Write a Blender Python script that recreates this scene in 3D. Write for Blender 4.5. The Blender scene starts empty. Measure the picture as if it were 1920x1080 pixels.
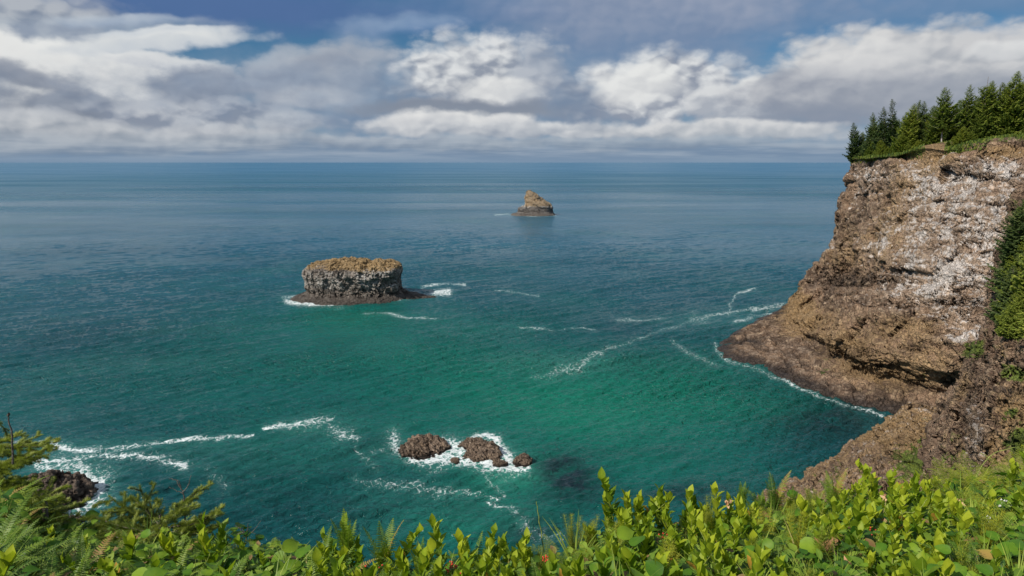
import bpy, math, random
import numpy as np
from mathutils import Vector, Matrix

# ------------------------------------------------------------------ camera
SC = bpy.context.scene
COL = SC.collection
PITCH = math.radians(10.45)
HC = 60.0            # eye height above the water
F = 1280.0           # focal length for a 1920 px wide picture
CP, SP = math.cos(PITCH), math.sin(PITCH)
cam = bpy.data.cameras.new('camera'); camo = bpy.data.objects.new('camera', cam); COL.objects.link(camo)
camo.location = (0, 0, HC); camo.rotation_euler = (math.pi/2-PITCH, 0, 0)
cam.sensor_width = 36.0; cam.lens = 24.0; cam.clip_start = 0.05; cam.clip_end = 120000
SC.camera = camo

def ray(px, py):
    dx, dy = (px-960)/F, (540-py)/F
    return (dx, CP+dy*SP, -SP+dy*CP)
def P(px, py, z=0.0):                     # where a line of sight meets a height
    d = ray(px, py); t = (z-HC)/d[2]
    return (d[0]*t, d[1]*t, z)
def Q(px, py, Y):                         # where it meets a forward distance
    d = ray(px, py); t = Y/d[1]
    return (d[0]*t, Y, HC+d[2]*t)
def pix(X):                               # inverse, for checking positions
    x, y, z = X[..., 0], X[..., 1], X[..., 2]-HC
    dep = y*CP - z*SP; up = y*SP + z*CP
    dep = np.maximum(dep, 1e-3)
    return 960+F*x/dep, 540-F*up/dep

# ------------------------------------------------------------------ sun and sky
SUN_AZ, SUN_EL = math.radians(-124), math.radians(41)     # clockwise from +Y: behind, to the left
sd = Vector((math.sin(SUN_AZ)*math.cos(SUN_EL), math.cos(SUN_AZ)*math.cos(SUN_EL), math.sin(SUN_EL)))
sl = bpy.data.lights.new('sun', 'SUN'); slo = bpy.data.objects.new('sun', sl); COL.objects.link(slo)
sl.energy = 5.0; sl.angle = math.radians(0.6); sl.color = (1.0, 0.93, 0.82)
slo.rotation_euler = sd.to_track_quat('Z', 'Y').to_euler()
SC.view_settings.view_transform = 'Standard'; SC.view_settings.look = 'None'
SC.view_settings.exposure = 0.0; SC.view_settings.gamma = 1.0
SC.render.film_transparent = False
SC.cycles.max_bounces = 6; SC.cycles.diffuse_bounces = 2; SC.cycles.glossy_bounces = 3
SC.cycles.transmission_bounces = 3; SC.cycles.transparent_max_bounces = 6
SC.cycles.use_denoising = True; SC.cycles.sample_clamp_direct = 4.0; SC.cycles.sample_clamp_indirect = 4.0

class NT:
    """small helper round a node tree"""
    def __init__(s, nt): s.nt = nt; nt.nodes.clear()
    def n(s, t, **kw):
        o = s.nt.nodes.new(t)
        for k, v in kw.items(): setattr(o, k, v)
        return o
    def set(s, sock, v):
        if isinstance(v, bpy.types.NodeSocket): s.nt.links.new(v, sock)
        elif isinstance(v, (tuple, list)) and len(v) == 3 and sock.type == 'RGBA': sock.default_value = (*v, 1)
        else: sock.default_value = v
    def m(s, op, a, b=None, c=None, clamp=False):
        o = s.n('ShaderNodeMath', operation=op, use_clamp=clamp); s.set(o.inputs[0], a)
        if b is not None: s.set(o.inputs[1], b)
        if c is not None: s.set(o.inputs[2], c)
        return o.outputs[0]
    def v(s, op, a, b=None, c=None):
        o = s.n('ShaderNodeVectorMath', operation=op); s.set(o.inputs[0], a)
        if b is not None:
            if op == 'SCALE': s.set(o.inputs[3], b)
            else: s.set(o.inputs[1], b)
        if c is not None: s.set(o.inputs[2], c)
        return o.outputs['Value' if op in ('LENGTH', 'DOT_PRODUCT', 'DISTANCE') else 'Vector']
    def xyz(s, a):
        o = s.n('ShaderNodeSeparateXYZ'); s.set(o.inputs[0], a); return o.outputs
    def comb(s, x, y, z=0.0):
        o = s.n('ShaderNodeCombineXYZ'); s.set(o.inputs[0], x); s.set(o.inputs[1], y); s.set(o.inputs[2], z); return o.outputs[0]
    def noise(s, vec, scale, detail=4, rough=.5, dist=0.0, out='Fac', typ=None):
        o = s.n('ShaderNodeTexNoise'); s.set(o.inputs['Vector'], vec); s.set(o.inputs['Scale'], scale)
        if typ: o.noise_type = typ
        s.set(o.inputs['Detail'], detail); s.set(o.inputs['Roughness'], rough); s.set(o.inputs['Distortion'], dist)
        return o.outputs[0 if out == 'Fac' else 1]
    def vor(s, vec, scale, feature='F1', out='Distance', rnd=1.0):
        o = s.n('ShaderNodeTexVoronoi', feature=feature); s.set(o.inputs['Vector'], vec); s.set(o.inputs['Scale'], scale)
        s.set(o.inputs['Randomness'], rnd)
        return o.outputs[out]
    def mr(s, x, a, b, c=0.0, d=1.0, smooth=True):
        o = s.n('ShaderNodeMapRange'); o.interpolation_type = 'SMOOTHSTEP' if smooth else 'LINEAR'; o.clamp = True
        for i, q in enumerate((x, a, b, c, d)): s.set(o.inputs[i], q)
        return o.outputs[0]
    def mix(s, f, a, b):
        o = s.n('ShaderNodeMix', data_type='RGBA'); s.set(o.inputs[0], f); s.set(o.inputs[6], a); s.set(o.inputs[7], b)
        return o.outputs[2]
    def attr(s, name, out='Fac'):
        o = s.n('ShaderNodeAttribute', attribute_name=name); return o.outputs[out]

def lin(r, g, b):
    f = lambda c: (c/255/12.92) if c/255 <= .04045 else ((c/255+.055)/1.055)**2.4
    return (f(r), f(g), f(b))

world = bpy.data.worlds.new('World'); SC.world = world; world.use_nodes = True
def build_sky():
    t = NT(world.node_tree)
    d = t.v('NORMALIZE', t.n('ShaderNodeTexCoord').outputs['Generated'])
    x, y, z = t.xyz(d)
    az = t.m('MULTIPLY', t.m('ARCTAN2', x, y), 10.0)
    el = t.m('MULTIPLY', t.m('ARCSINE', z), 10.0)
    p = t.comb(az, el)
    # the sky itself
    sky = t.n('ShaderNodeTexSky', sky_type='NISHITA'); sky.sun_disc = False
    sky.sun_elevation = SUN_EL; sky.sun_rotation = SUN_AZ; sky.altitude = 60
    sky.air_density = 1.0; sky.dust_density = 0.3; sky.ozone_density = 3.0
    STR = 0.10
    base = t.v('MULTIPLY', sky.outputs[0], (0.275, 0.47, 0.60))
    # mist lying over the horizon
    base = t.mix(t.mr(el, 1.6, -0.1, 0, .9), base, tuple(c/STR for c in lin(128, 148, 178)))
    # turbulence shared by all clouds, flattened towards the horizon
    pn = t.v('MULTIPLY', p, (1.0, 1.6, 1.0))
    w1 = t.v('SUBTRACT', t.noise(pn, .6, 3, .5, out='C'), (.5, .5, .5))
    w2 = t.v('SUBTRACT', t.noise(pn, 2.4, 4, .5, out='C'), (.5, .5, .5))
    pw = t.v('ADD', p, t.v('ADD', t.v('MULTIPLY', w1, (.9, .36, 0)), t.v('MULTIPLY', w2, (.26, .16, 0))))
    pd = t.v('ADD', pn, t.v('MULTIPLY', w2, (.30, .30, 0)))
    off = (-.07, .10, 0)
    def puff(q, detail=1):
        a = t.vor(q, 2.3, 'F1'); b = t.vor(q, 5.6, 'F1')
        return t.m('MULTIPLY_ADD', b, .42, a)
    n1 = puff(pd); n1b = puff(t.v('ADD', pd, off))
    nf = t.noise(pn, 3.4, 5, .55)
    shade = t.m('ADD', t.m('MULTIPLY', t.m('SUBTRACT', n1b, n1), 1.3), t.m('MULTIPLY', t.m('SUBTRACT', nf, .5), 1.0))
    nlow = t.m('MULTIPLY', t.m('SUBTRACT', t.noise(t.v('MULTIPLY', p, (.7, 1.5, 1)), 1.5, 3, .5), .5), 2.2)
    edge = t.m('ADD', t.m('MULTIPLY_ADD', n1, .34, -.21), t.m('MULTIPLY', t.m('SUBTRACT', nf, .5), .55))
    col = base
    def tuned(c):
        if c[0] > 105: c = (c[0]-1, c[1]+3, c[2]-2)
        return tuple(q/STR for q in lin(*c))
    def blob(px, py, rx, ry, soft, alpha, top, bot, e=1.0, sh=1.0, tilt=0.0):
        nonlocal col
        dd = Vector(ray(px, py)).normalized()
        a0, e0 = math.atan2(dd.x, dd.y)*10, math.asin(dd.z)*10
        k = 10.0/F
        q = t.v('SUBTRACT', pw, (a0, e0, 0))
        if tilt:
            r = t.n('ShaderNodeVectorRotate', rotation_type='Z_AXIS'); t.set(r.inputs['Vector'], q); t.set(r.inputs['Angle'], math.radians(-tilt)); q = r.outputs[0]
        q = t.v('MULTIPLY', q, (1/(rx*k), 1/(ry*k), 0))
        L = t.v('LENGTH', q)
        soft *= .92; s = t.m('MULTIPLY_ADD', edge, e*1.1, L) if e else L
        a = t.mr(s, 1+soft, 1-soft, 0, alpha)
        yy = t.xyz(q)[1]
        g = t.m('ADD', t.m('MULTIPLY_ADD', yy, .5, .5), t.m('MULTIPLY', t.m('ADD', shade, nlow), sh*.85), clamp=True)
        c = t.mix(g, tuned(bot), tuned(top))
        col = t.mix(a, col, c)
    W = (232, 229, 232)
    # sky above the picture (seen only in reflections): scattered soft cloud
    hi = t.noise(t.v('MULTIPLY', p, (.3, .3, 1)), 1.1, 4, .55)
    col = t.mix(t.m('MULTIPLY', t.mr(hi, .38, .60), t.mr(el, 2.5, 4.0)), col, tuned((196, 203, 216)))
    # thin veils high up
    blob(1230, 20, 300, 75, .6, .85, (156, 160, 184), (126, 138, 170), .6, .7)
    blob(1180, 110, 200, 60, .7, .6, (126, 140, 172), (108, 128, 166), .6, .5)
    blob(400, 12, 330, 38, .6, .7, (88, 112, 160), (84, 108, 156), .6, .4)
    blob(860, 15, 160, 30, .6, .35, (120, 140, 180), (100, 124, 165), .6, .4)
    blob(745, 44, 100, 14, .8, .6, (160, 176, 204), (128, 150, 190), 1.0, .4, tilt=4)
    blob(670, 78, 44, 34, .8, .5, (140, 156, 188), (130, 150, 184), 1.0, .4, tilt=20)
    blob(1820, 10, 230, 26, .6, .5, (140, 150, 180), (110, 130, 165), .6, .4)
    blob(1860, 78, 160, 14, .6, .4, (140, 158, 192), (120, 140, 175), .7, .4)
    # bright sheets at upper left
    blob(30, 34, 150, 46, .45, .85, (186, 186, 196), (132, 138, 160), 1.0, 1.2)
    blob(190, 56, 190, 20, .5, .6, (176, 182, 198), (150, 158, 182), 1.0, .8, tilt=4)
    blob(120, 122, 260, 42, .22, .97, W, (222, 218, 222), .9, .4, tilt=-4)
    blob(330, 66, 110, 7, .5, .9, (222, 221, 227), (196, 200, 214), .5, .4, tilt=5)
    blob(250, 40, 90, 8, .6, .6, (190, 196, 212), (160, 172, 198), .8, .4, tilt=3)
    blob(300, 82, 150, 12, .4, .9, (224, 222, 226), (200, 202, 214), .6, .4, tilt=6)
    blob(300, 118, 70, 13, .4, .9, (226, 223, 227), (214, 212, 220), .6, .4, tilt=-6)
    blob(190, 172, 150, 40, .35, .95, (220, 217, 222), (186, 187, 198), 1.0, .9)
    # dull banks at left
    blob(30, 182, 130, 56, .22, .97, (206, 204, 210), (146, 149, 166), 1.0, 1.5)
    blob(60, 142, 90, 16, .5, .8, (130, 134, 156), (126, 131, 152), 1.0, .6, tilt=-14)
    blob(150, 205, 90, 30, .4, .85, (132, 137, 158), (118, 124, 146), 1.2, .6)
    blob(40, 240, 160, 26, .35, .9, (200, 199, 208), (160, 163, 178), .9, .9)
    # centre left
    blob(590, 146, 130, 46, .4, .95, (178, 178, 190), (150, 155, 174), .9, .8, tilt=12)
    blob(360, 166, 80, 30, .4, .92, (142, 146, 166), (128, 134, 156), 1.1, .7)
    blob(590, 180, 100, 20, .45, .95, (222, 219, 223), (230, 226, 229), .7, .3)
    blob(560, 132, 80, 16, .6, .7, (138, 142, 163), (146, 150, 170), .8, .5, tilt=14)
    blob(520, 118, 60, 16, .5, .6, (200, 200, 210), (180, 182, 195), .9, .5, tilt=20)
    blob(370, 214, 150, 32, .35, .9, (206, 204, 212), (140, 144, 164), 1.1, 1.5)
    blob(560, 228, 70, 20, .35, .95, (212, 211, 218), (160, 165, 182), 1.0, .8)
    blob(240, 250, 330, 22, .45, .9, (196, 195, 204), (146, 151, 168), 1.0, .9)
    blob(660, 214, 60, 30, .6, .5, (118, 138, 170), (114, 134, 168), .8, .4)
    # centre cumulus, on a soft grey bank
    blob(960, 180, 660, 62, .6, .78, (144, 155, 180), (122, 134, 163), .9, .9)
    blob(900, 142, 145, 74, .34, .97, (222, 220, 226), (146, 150, 169), 1.0, 1.5)
    blob(1010, 150, 60, 60, .5, .7, (160, 165, 184), (140, 148, 172), .8, .6)
    blob(930, 172, 80, 20, .5, .7, (236, 232, 234), (224, 221, 226), .7, .4)
    blob(870, 203, 190, 14, .5, .92, (128, 133, 154), (138, 143, 162), .9, .5)
    blob(850, 228, 150, 19, .32, .95, (228, 224, 228), (182, 182, 194), .8, .5)
    # right of centre
    blob(1240, 168, 170, 60, .36, .97, (222, 220, 226), (146, 150, 170), 1.1, 1.6)
    blob(1190, 160, 70, 34, .5, .8, W, (220, 217, 222), .8, .6)
    blob(1380, 192, 120, 38, .3, .96, (214, 212, 219), (170, 172, 187), 1.1, 1.1)
    blob(1408, 152, 24, 13, .4, .9, W, (216, 214, 221), .8, .5)
    blob(1090, 190, 40, 34, .6, .6, (124, 134, 160), (120, 130, 158), .9, .5)
    # big bank at right
    blob(1660, 134, 175, 68, .28, .98, (212, 208, 213), (164, 165, 179), .9, 1.3)
    blob(1830, 128, 170, 56, .3, .97, (202, 199, 206), (162, 164, 178), .9, 1.3)
    blob(1560, 172, 170, 40, .35, .95, (184, 183, 194), (146, 149, 168), 1.0, .9)
    blob(1760, 190, 200, 36, .5, .9, (158, 160, 176), (142, 146, 165), .9, .8)
    blob(1890, 97, 44, 12, .4, .9, (222, 219, 224), (196, 195, 204), .8, .4)
    blob(1630, 110, 90, 26, .6, .7, (224, 220, 224), (206, 203, 210), .8, .5)
    blob(1500, 215, 120, 24, .5, .85, (140, 145, 166), (134, 141, 164), 1.0, .6)
    # low banks, drawn out along the horizon
    blob(1000, 242, 300, 17, .35, .92, (212, 210, 217), (158, 162, 179), 1.0, .8)
    blob(1350, 243, 240, 17, .35, .92, (214, 211, 217), (162, 166, 181), 1.0, .8)
    blob(240, 272, 330, 13, .4, .85, (180, 182, 194), (136, 143, 163), 1.0, 1.0)
    blob(760, 266, 260, 12, .4, .85, (178, 182, 196), (142, 149, 169), 1.0, .8)
    blob(1180, 270, 360, 12, .5, .8, (176, 181, 195), (140, 149, 170), 1.0, .8)
    blob(60, 284, 200, 6, .5, .8, (176, 178, 190), (134, 141, 161), 1.0, .8)
    # streaks and mist right above the sea
    st = t.noise(t.v('MULTIPLY', p, (.5, 7.0, 1)), 1.0, 4, .6)
    band = t.mr(el, .42, .10)
    col = t.mix(t.m('MULTIPLY', band, .66), col, t.mix(t.mr(st, .38, .66), tuned((112, 130, 160)), tuned((166, 173, 190))))
    col = t.mix(t.mr(el, .16, 0.0, 0, .8), col, tuned((124, 143, 172)))
    hz = t.mix(t.mr(el, -.05, -.6), col, tuned((60, 90, 110)))
    bg = t.n('ShaderNodeBackground'); t.set(bg.inputs[0], hz); bg.inputs[1].default_value = STR
    t.nt.links.new(bg.outputs[0], t.n('ShaderNodeOutputWorld').inputs[0])
build_sky()
world.cycles.sampling_method = 'MANUAL'; world.cycles.sample_map_resolution = 512

# ------------------------------------------------------------------ numbers: noise for shaping rock and water
def _h(ix, iy, iz, s):
    h = (ix.astype(np.uint32)*np.uint32(374761393) + iy.astype(np.uint32)*np.uint32(668265263)
         + iz.astype(np.uint32)*np.uint32(2147483647) + np.uint32((s*1274126177) & 0xffffffff))
    h ^= h >> np.uint32(13); h *= np.uint32(1274126177); h ^= h >> np.uint32(16); h *= np.uint32(2246822519); h ^= h >> np.uint32(13)
    return h
def vnoise(p, seed=0):                     # value noise, 0..1
    i = np.floor(p).astype(np.int64); f = p-i; f = f*f*f*(f*(f*6-15)+10)
    r = 0.0
    for a in (0, 1):
        wx = f[:, 0] if a else 1-f[:, 0]
        for b in (0, 1):
            wy = f[:, 1] if b else 1-f[:, 1]
            for c in (0, 1):
                wz = f[:, 2] if c else 1-f[:, 2]
                r = r + wx*wy*wz*(_h(i[:, 0]+a, i[:, 1]+b, i[:, 2]+c, seed)/4294967295.0)
    return r
ROT = np.array([[.36, .48, -.8], [-.8, .6, 0], [.48, .64, .6]])
def fbm(p, scale, oct=4, gain=.5, seed=0, ridged=False):
    q = np.asarray(p, float)/scale; a = 1.0; s = 0.0; t = 0.0
    for o in range(oct):
        n = vnoise(q+17.3*seed, seed+o)*2-1
        if ridged: n = 1-2*np.abs(n)
        s = s+a*n; t += a; a *= gain; q = q@ROT*2.03
    return s/t
def worley(p, scale, seed=0):              # (F1, F2-F1, cell value)
    q = np.asarray(p, float)/scale; i = np.floor(q).astype(np.int64)
    f1 = np.full(len(q), 9.0); f2 = np.full(len(q), 9.0); cv = np.zeros(len(q))
    for a in (-1, 0, 1):
        for b in (-1, 0, 1):
            for c in (-1, 0, 1):
                X, Y, Z = i[:, 0]+a, i[:, 1]+b, i[:, 2]+c
                h = _h(X, Y, Z, seed)
                ox, oy, oz = (h & 1023)/1023.0, ((h >> np.uint32(10)) & 1023)/1023.0, ((h >> np.uint32(20)) & 1023)/1023.0
                d = np.sqrt((X+ox-q[:, 0])**2+(Y+oy-q[:, 1])**2+(Z+oz-q[:, 2])**2)
                near = d < f1
                f2 = np.where(near, f1, np.minimum(f2, d)); cv = np.where(near, ((h*np.uint32(2654435761)) >> np.uint32(8))/16777216.0, cv); f1 = np.where(near, d, f1)
    return f1, f2-f1, cv
def facets(p, scale, seed):                # chiselled planes: every cell tilts its own way
    q = np.asarray(p, float)/scale; i = np.floor(q).astype(np.int64)
    f1 = np.full(len(q), 9.0); f2 = np.full(len(q), 9.0); h1 = np.zeros(len(q))
    for a in (-1, 0, 1):
        for b in (-1, 0, 1):
            for c in (-1, 0, 1):
                X, Y, Z = i[:, 0]+a, i[:, 1]+b, i[:, 2]+c
                h = _h(X, Y, Z, seed); g = _h(X, Y, Z, seed+77)
                dx = X+(h & 1023)/1023.0-q[:, 0]; dy = Y+((h >> np.uint32(10)) & 1023)/1023.0-q[:, 1]; dz = Z+((h >> np.uint32(20)) & 1023)/1023.0-q[:, 2]
                d = dx*dx+dy*dy+dz*dz
                v = ((g & 255)/255.0-.5)*.9+dx*(((g >> np.uint32(8)) & 255)/127.5-1)*.9+dy*(((g >> np.uint32(16)) & 255)/127.5-1)*.9+dz*((g >> np.uint32(24))/127.5-1)*.9
                near = d < f1
                f2 = np.where(near, f1, np.minimum(f2, d)); h1 = np.where(near, v, h1); f1 = np.where(near, d, f1)
    return h1-(1-sstep(np.sqrt(f2)-np.sqrt(f1), 0, .10))*.22
def sstep(x, a, b):
    t = np.clip((x-a)/(b-a), 0, 1); return t*t*(3-2*t)

def cr(C, n, closed=False):                # Catmull-Rom along axis 0, n samples
    K = len(C); t = np.linspace(0, K if closed else K-1, n, endpoint=not closed)
    i = np.floor(t).astype(int)
    if not closed: i = np.minimum(i, K-2)
    f = (t-i).reshape((-1,)+(1,)*(C.ndim-1))
    def g(k): return C[k % K] if closed else C[np.clip(k, 0, K-1)]
    a, b, c, d = g(i-1), g(i), g(i+1), g(i+2)
    return .5*((2*b)+(-a+c)*f+(2*a-5*b+4*c-d)*f*f+(-a+3*b-3*c+d)*f**3)

def tag(o, label=None, cat=None, group=None, kind=None):
    if label: o['label'] = label
    if cat: o['category'] = cat
    if group: o['group'] = group
    if kind: o['kind'] = kind
    return o
def mesh_np(name, V, Fq, mats, attrs=None, smooth=True, parent=None, tris=None):
    """V (n,3), Fq (m,4) quads, optional tris (k,3)"""
    me = bpy.data.meshes.new(name); V = np.asarray(V, np.float32)
    me.vertices.add(len(V)); me.vertices.foreach_set('co', V.ravel())
    Fq = np.asarray(Fq, np.int32).reshape(-1, 4); nt = 0 if tris is None else len(tris)
    loops = Fq.ravel(); tot = np.full(len(Fq), 4, np.int32)
    if nt: loops = np.concatenate([loops, np.asarray(tris, np.int32).ravel()]); tot = np.concatenate([tot, np.full(nt, 3, np.int32)])
    me.loops.add(len(loops)); me.loops.foreach_set('vertex_index', loops)
    me.polygons.add(len(tot)); st = np.concatenate([[0], np.cumsum(tot)[:-1]]).astype(np.int32)
    me.polygons.foreach_set('loop_start', st); me.polygons.foreach_set('loop_total', tot)
    me.polygons.foreach_set('use_smooth', np.full(len(tot), smooth))
    me.update(calc_edges=True)
    for k, a in (attrs or {}).items():
        at = me.attributes.new(k, 'FLOAT', 'POINT'); at.data.foreach_set('value', np.asarray(a, np.float32))
    for m in (mats if isinstance(mats, (list, tuple)) else [mats]): me.materials.append(m)
    o = bpy.data.objects.new(name, me); COL.objects.link(o)
    if parent: o.parent = parent
    return o
def gridfaces(nr, nc, wrap=False):
    r = np.arange(nr-1)[:, None]; c = np.arange(nc if wrap else nc-1)[None, :]
    a = r*nc+c; b = r*nc+(c+1) % nc
    return np.stack([a, b, b+nc, a+nc], -1).reshape(-1, 4)
def gnormals(G, wrap=False):
    du = np.gradient(G, axis=0)
    dv = (np.roll(G, -1, 1)-np.roll(G, 1, 1)) if wrap else np.gradient(G, axis=1)
    n = np.cross(dv, du); return n/np.maximum(np.linalg.norm(n, axis=-1, keepdims=True), 1e-9)

# ------------------------------------------------------------------ materials of the place
def material(name):
    m = bpy.data.materials.new(name); m.use_nodes = True
    return m, NT(m.node_tree)
def finish(t, col, rough=.85, spec=.3, normal=None, extra=None):
    b = t.n('ShaderNodeBsdfPrincipled'); t.set(b.inputs['Base Color'], col); t.set(b.inputs['Roughness'], rough)
    t.set(b.inputs['Specular IOR Level'], spec)
    if normal is not None: t.set(b.inputs['Normal'], normal)
    out = b.outputs[0]
    if extra: out = extra(out)
    t.nt.links.new(out, t.n('ShaderNodeOutputMaterial').inputs[0]); return b
def bump(t, h, dist, strength=1.0, normal=None):
    b = t.n('ShaderNodeBump'); t.set(b.inputs['Height'], h); b.inputs['Distance'].default_value = dist; b.inputs['Strength'].default_value = strength
    if normal is not None: t.set(b.inputs['Normal'], normal)
    return b.outputs[0]

def rock_material(name, s, tones, guano=(.68, .62, .58), ochre=(.27, .175, .080), green=(.075, .10, .018), wet_dark=(.035, .027, .024)):
    """s: size of the coarsest mottling in metres; tones: dark, mid, light; masks come from vertex attributes"""
    m, t = material(name)
    g = t.n('ShaderNodeNewGeometry'); p = g.outputs['Position']
    w = t.v('ADD', p, t.v('SCALE', t.v('SUBTRACT', t.noise(p, 1.2/s, 3, .5, out='C'), (.5, .5, .5)), s*.7))
    n1 = t.noise(w, 1/s, 8, .62); n2 = t.noise(w, 4.5/s, 6, .65); n3 = t.noise(t.v('MULTIPLY', w, (1, 1, .35)), 3.0/s, 5, .6)
    cells = t.vor(t.v('MULTIPLY', w, (1, 1, 1.5)), 3.2/s, 'F1', 'Color')
    crack = t.vor(t.v('MULTIPLY', w, (1, 1, 1.5)), 3.2/s, 'DISTANCE_TO_EDGE')
    col = t.mix(t.mr(n1, .36, .62), tones[0], tones[1])
    col = t.mix(t.m('MULTIPLY', t.mr(n2, .45, .68), .85), col, tones[2])
    col = t.mix(t.m('MULTIPLY', t.xyz(cells)[0], .35), col, tones[0])
    up = t.xyz(g.outputs['Normal'])[2]
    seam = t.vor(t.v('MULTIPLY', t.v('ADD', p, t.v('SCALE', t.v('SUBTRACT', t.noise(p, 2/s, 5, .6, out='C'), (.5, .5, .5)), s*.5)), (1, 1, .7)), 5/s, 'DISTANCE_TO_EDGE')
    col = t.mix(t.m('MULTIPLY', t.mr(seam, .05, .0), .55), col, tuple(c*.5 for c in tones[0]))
    oc = t.m('MULTIPLY', t.attr('ochre'), 1.5)
    col = t.mix(t.mr(t.m('ADD', oc, t.m('MULTIPLY', t.m('SUBTRACT', n2, .5), 2.6)), .35, 1.25, 0, .72), col, t.mix(n3, ochre, tuple(c*1.5 for c in ochre)))
    gu = t.m('ADD', t.m('MULTIPLY', t.attr('guano'), 1.15), t.m('ADD', t.m('MULTIPLY', t.m('SUBTRACT', n3, .5), 2.6), t.m('MULTIPLY', t.m('SUBTRACT', t.noise(t.v('MULTIPLY', w, (1, 1, .3)), 12/s, 4, .6), .5), 1.6)))
    col = t.mix(t.m('MULTIPLY', t.mr(t.attr('guano'), .1, .8), .45), col, tones[2])
    gu = t.m('ADD', gu, t.m('MULTIPLY', t.m('SUBTRACT', up, .25), .5))
    gu = t.m('MULTIPLY', t.mr(gu, .60, 1.12, 0, .94), t.mr(t.attr('guano'), .03, .2))
    col = t.mix(gu, col, t.mix(t.mr(n2, .35, .65), tuple(c*.62 for c in guano), guano))
    gr = t.m('ADD', t.m('MULTIPLY', t.attr('green'), 1.35), t.m('MULTIPLY', t.m('SUBTRACT', n2, .5), 2.6))
    gr = t.m('MULTIPLY', t.mr(gr, .6, .95), t.mr(t.attr('green'), .05, .2))
    col = t.mix(gr, col, t.mix(t.mr(n3, .4, .6), green, tuple(c*1.9 for c in green)))
    col = t.mix(t.attr('wet_dark'), col, wet_dark)
    h = t.m('ADD', t.m('MULTIPLY', n2, 1.0), t.m('MULTIPLY', t.mr(crack, 0, .12), .25))
    h = t.m('ADD', h, t.m('MULTIPLY', t.noise(w, 16/s, 4, .7), .35))
    hc = t.vor(t.v('MULTIPLY', t.v('ADD', p, t.v('SCALE', t.v('SUBTRACT', t.noise(p, 3/s, 4, .6, out='C'), (.5, .5, .5)), s*.35)), (1, 1, .55)), 9/s, 'DISTANCE_TO_EDGE')
    h = t.m('ADD', h, t.m('MULTIPLY', t.mr(hc, 0, .10), .28))
    nr = bump(t, h, s*.14, .95)
    finish(t, col, t.mr(t.attr('wet_dark'), 0, 1, .9, .45), .25, nr)
    return m
def blobs(px, py, L):
    s = np.zeros_like(px)
    for (a, b, rx, ry, w) in L:
        s += w*np.exp(-(((px-a)/rx)**2+((py-b)/ry)**2))
    return s
def polydist(px, py, pts):
    """distance to a line of points, and how far along it"""
    best = np.full(px.shape, 1e9); wid = np.zeros(px.shape)
    for (a, b, wa), (c, d, wb) in zip(pts[:-1], pts[1:]):
        L2 = (c-a)**2+(d-b)**2
        t = np.clip(((px-a)*(c-a)+(py-b)*(d-b))/L2, 0, 1)
        dd = np.hypot(px-a-t*(c-a), py-b-t*(d-b)); w = wa+(wb-wa)*t
        r = dd/w; k = r < best; best = np.where(k, r, best)
    return best

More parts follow.
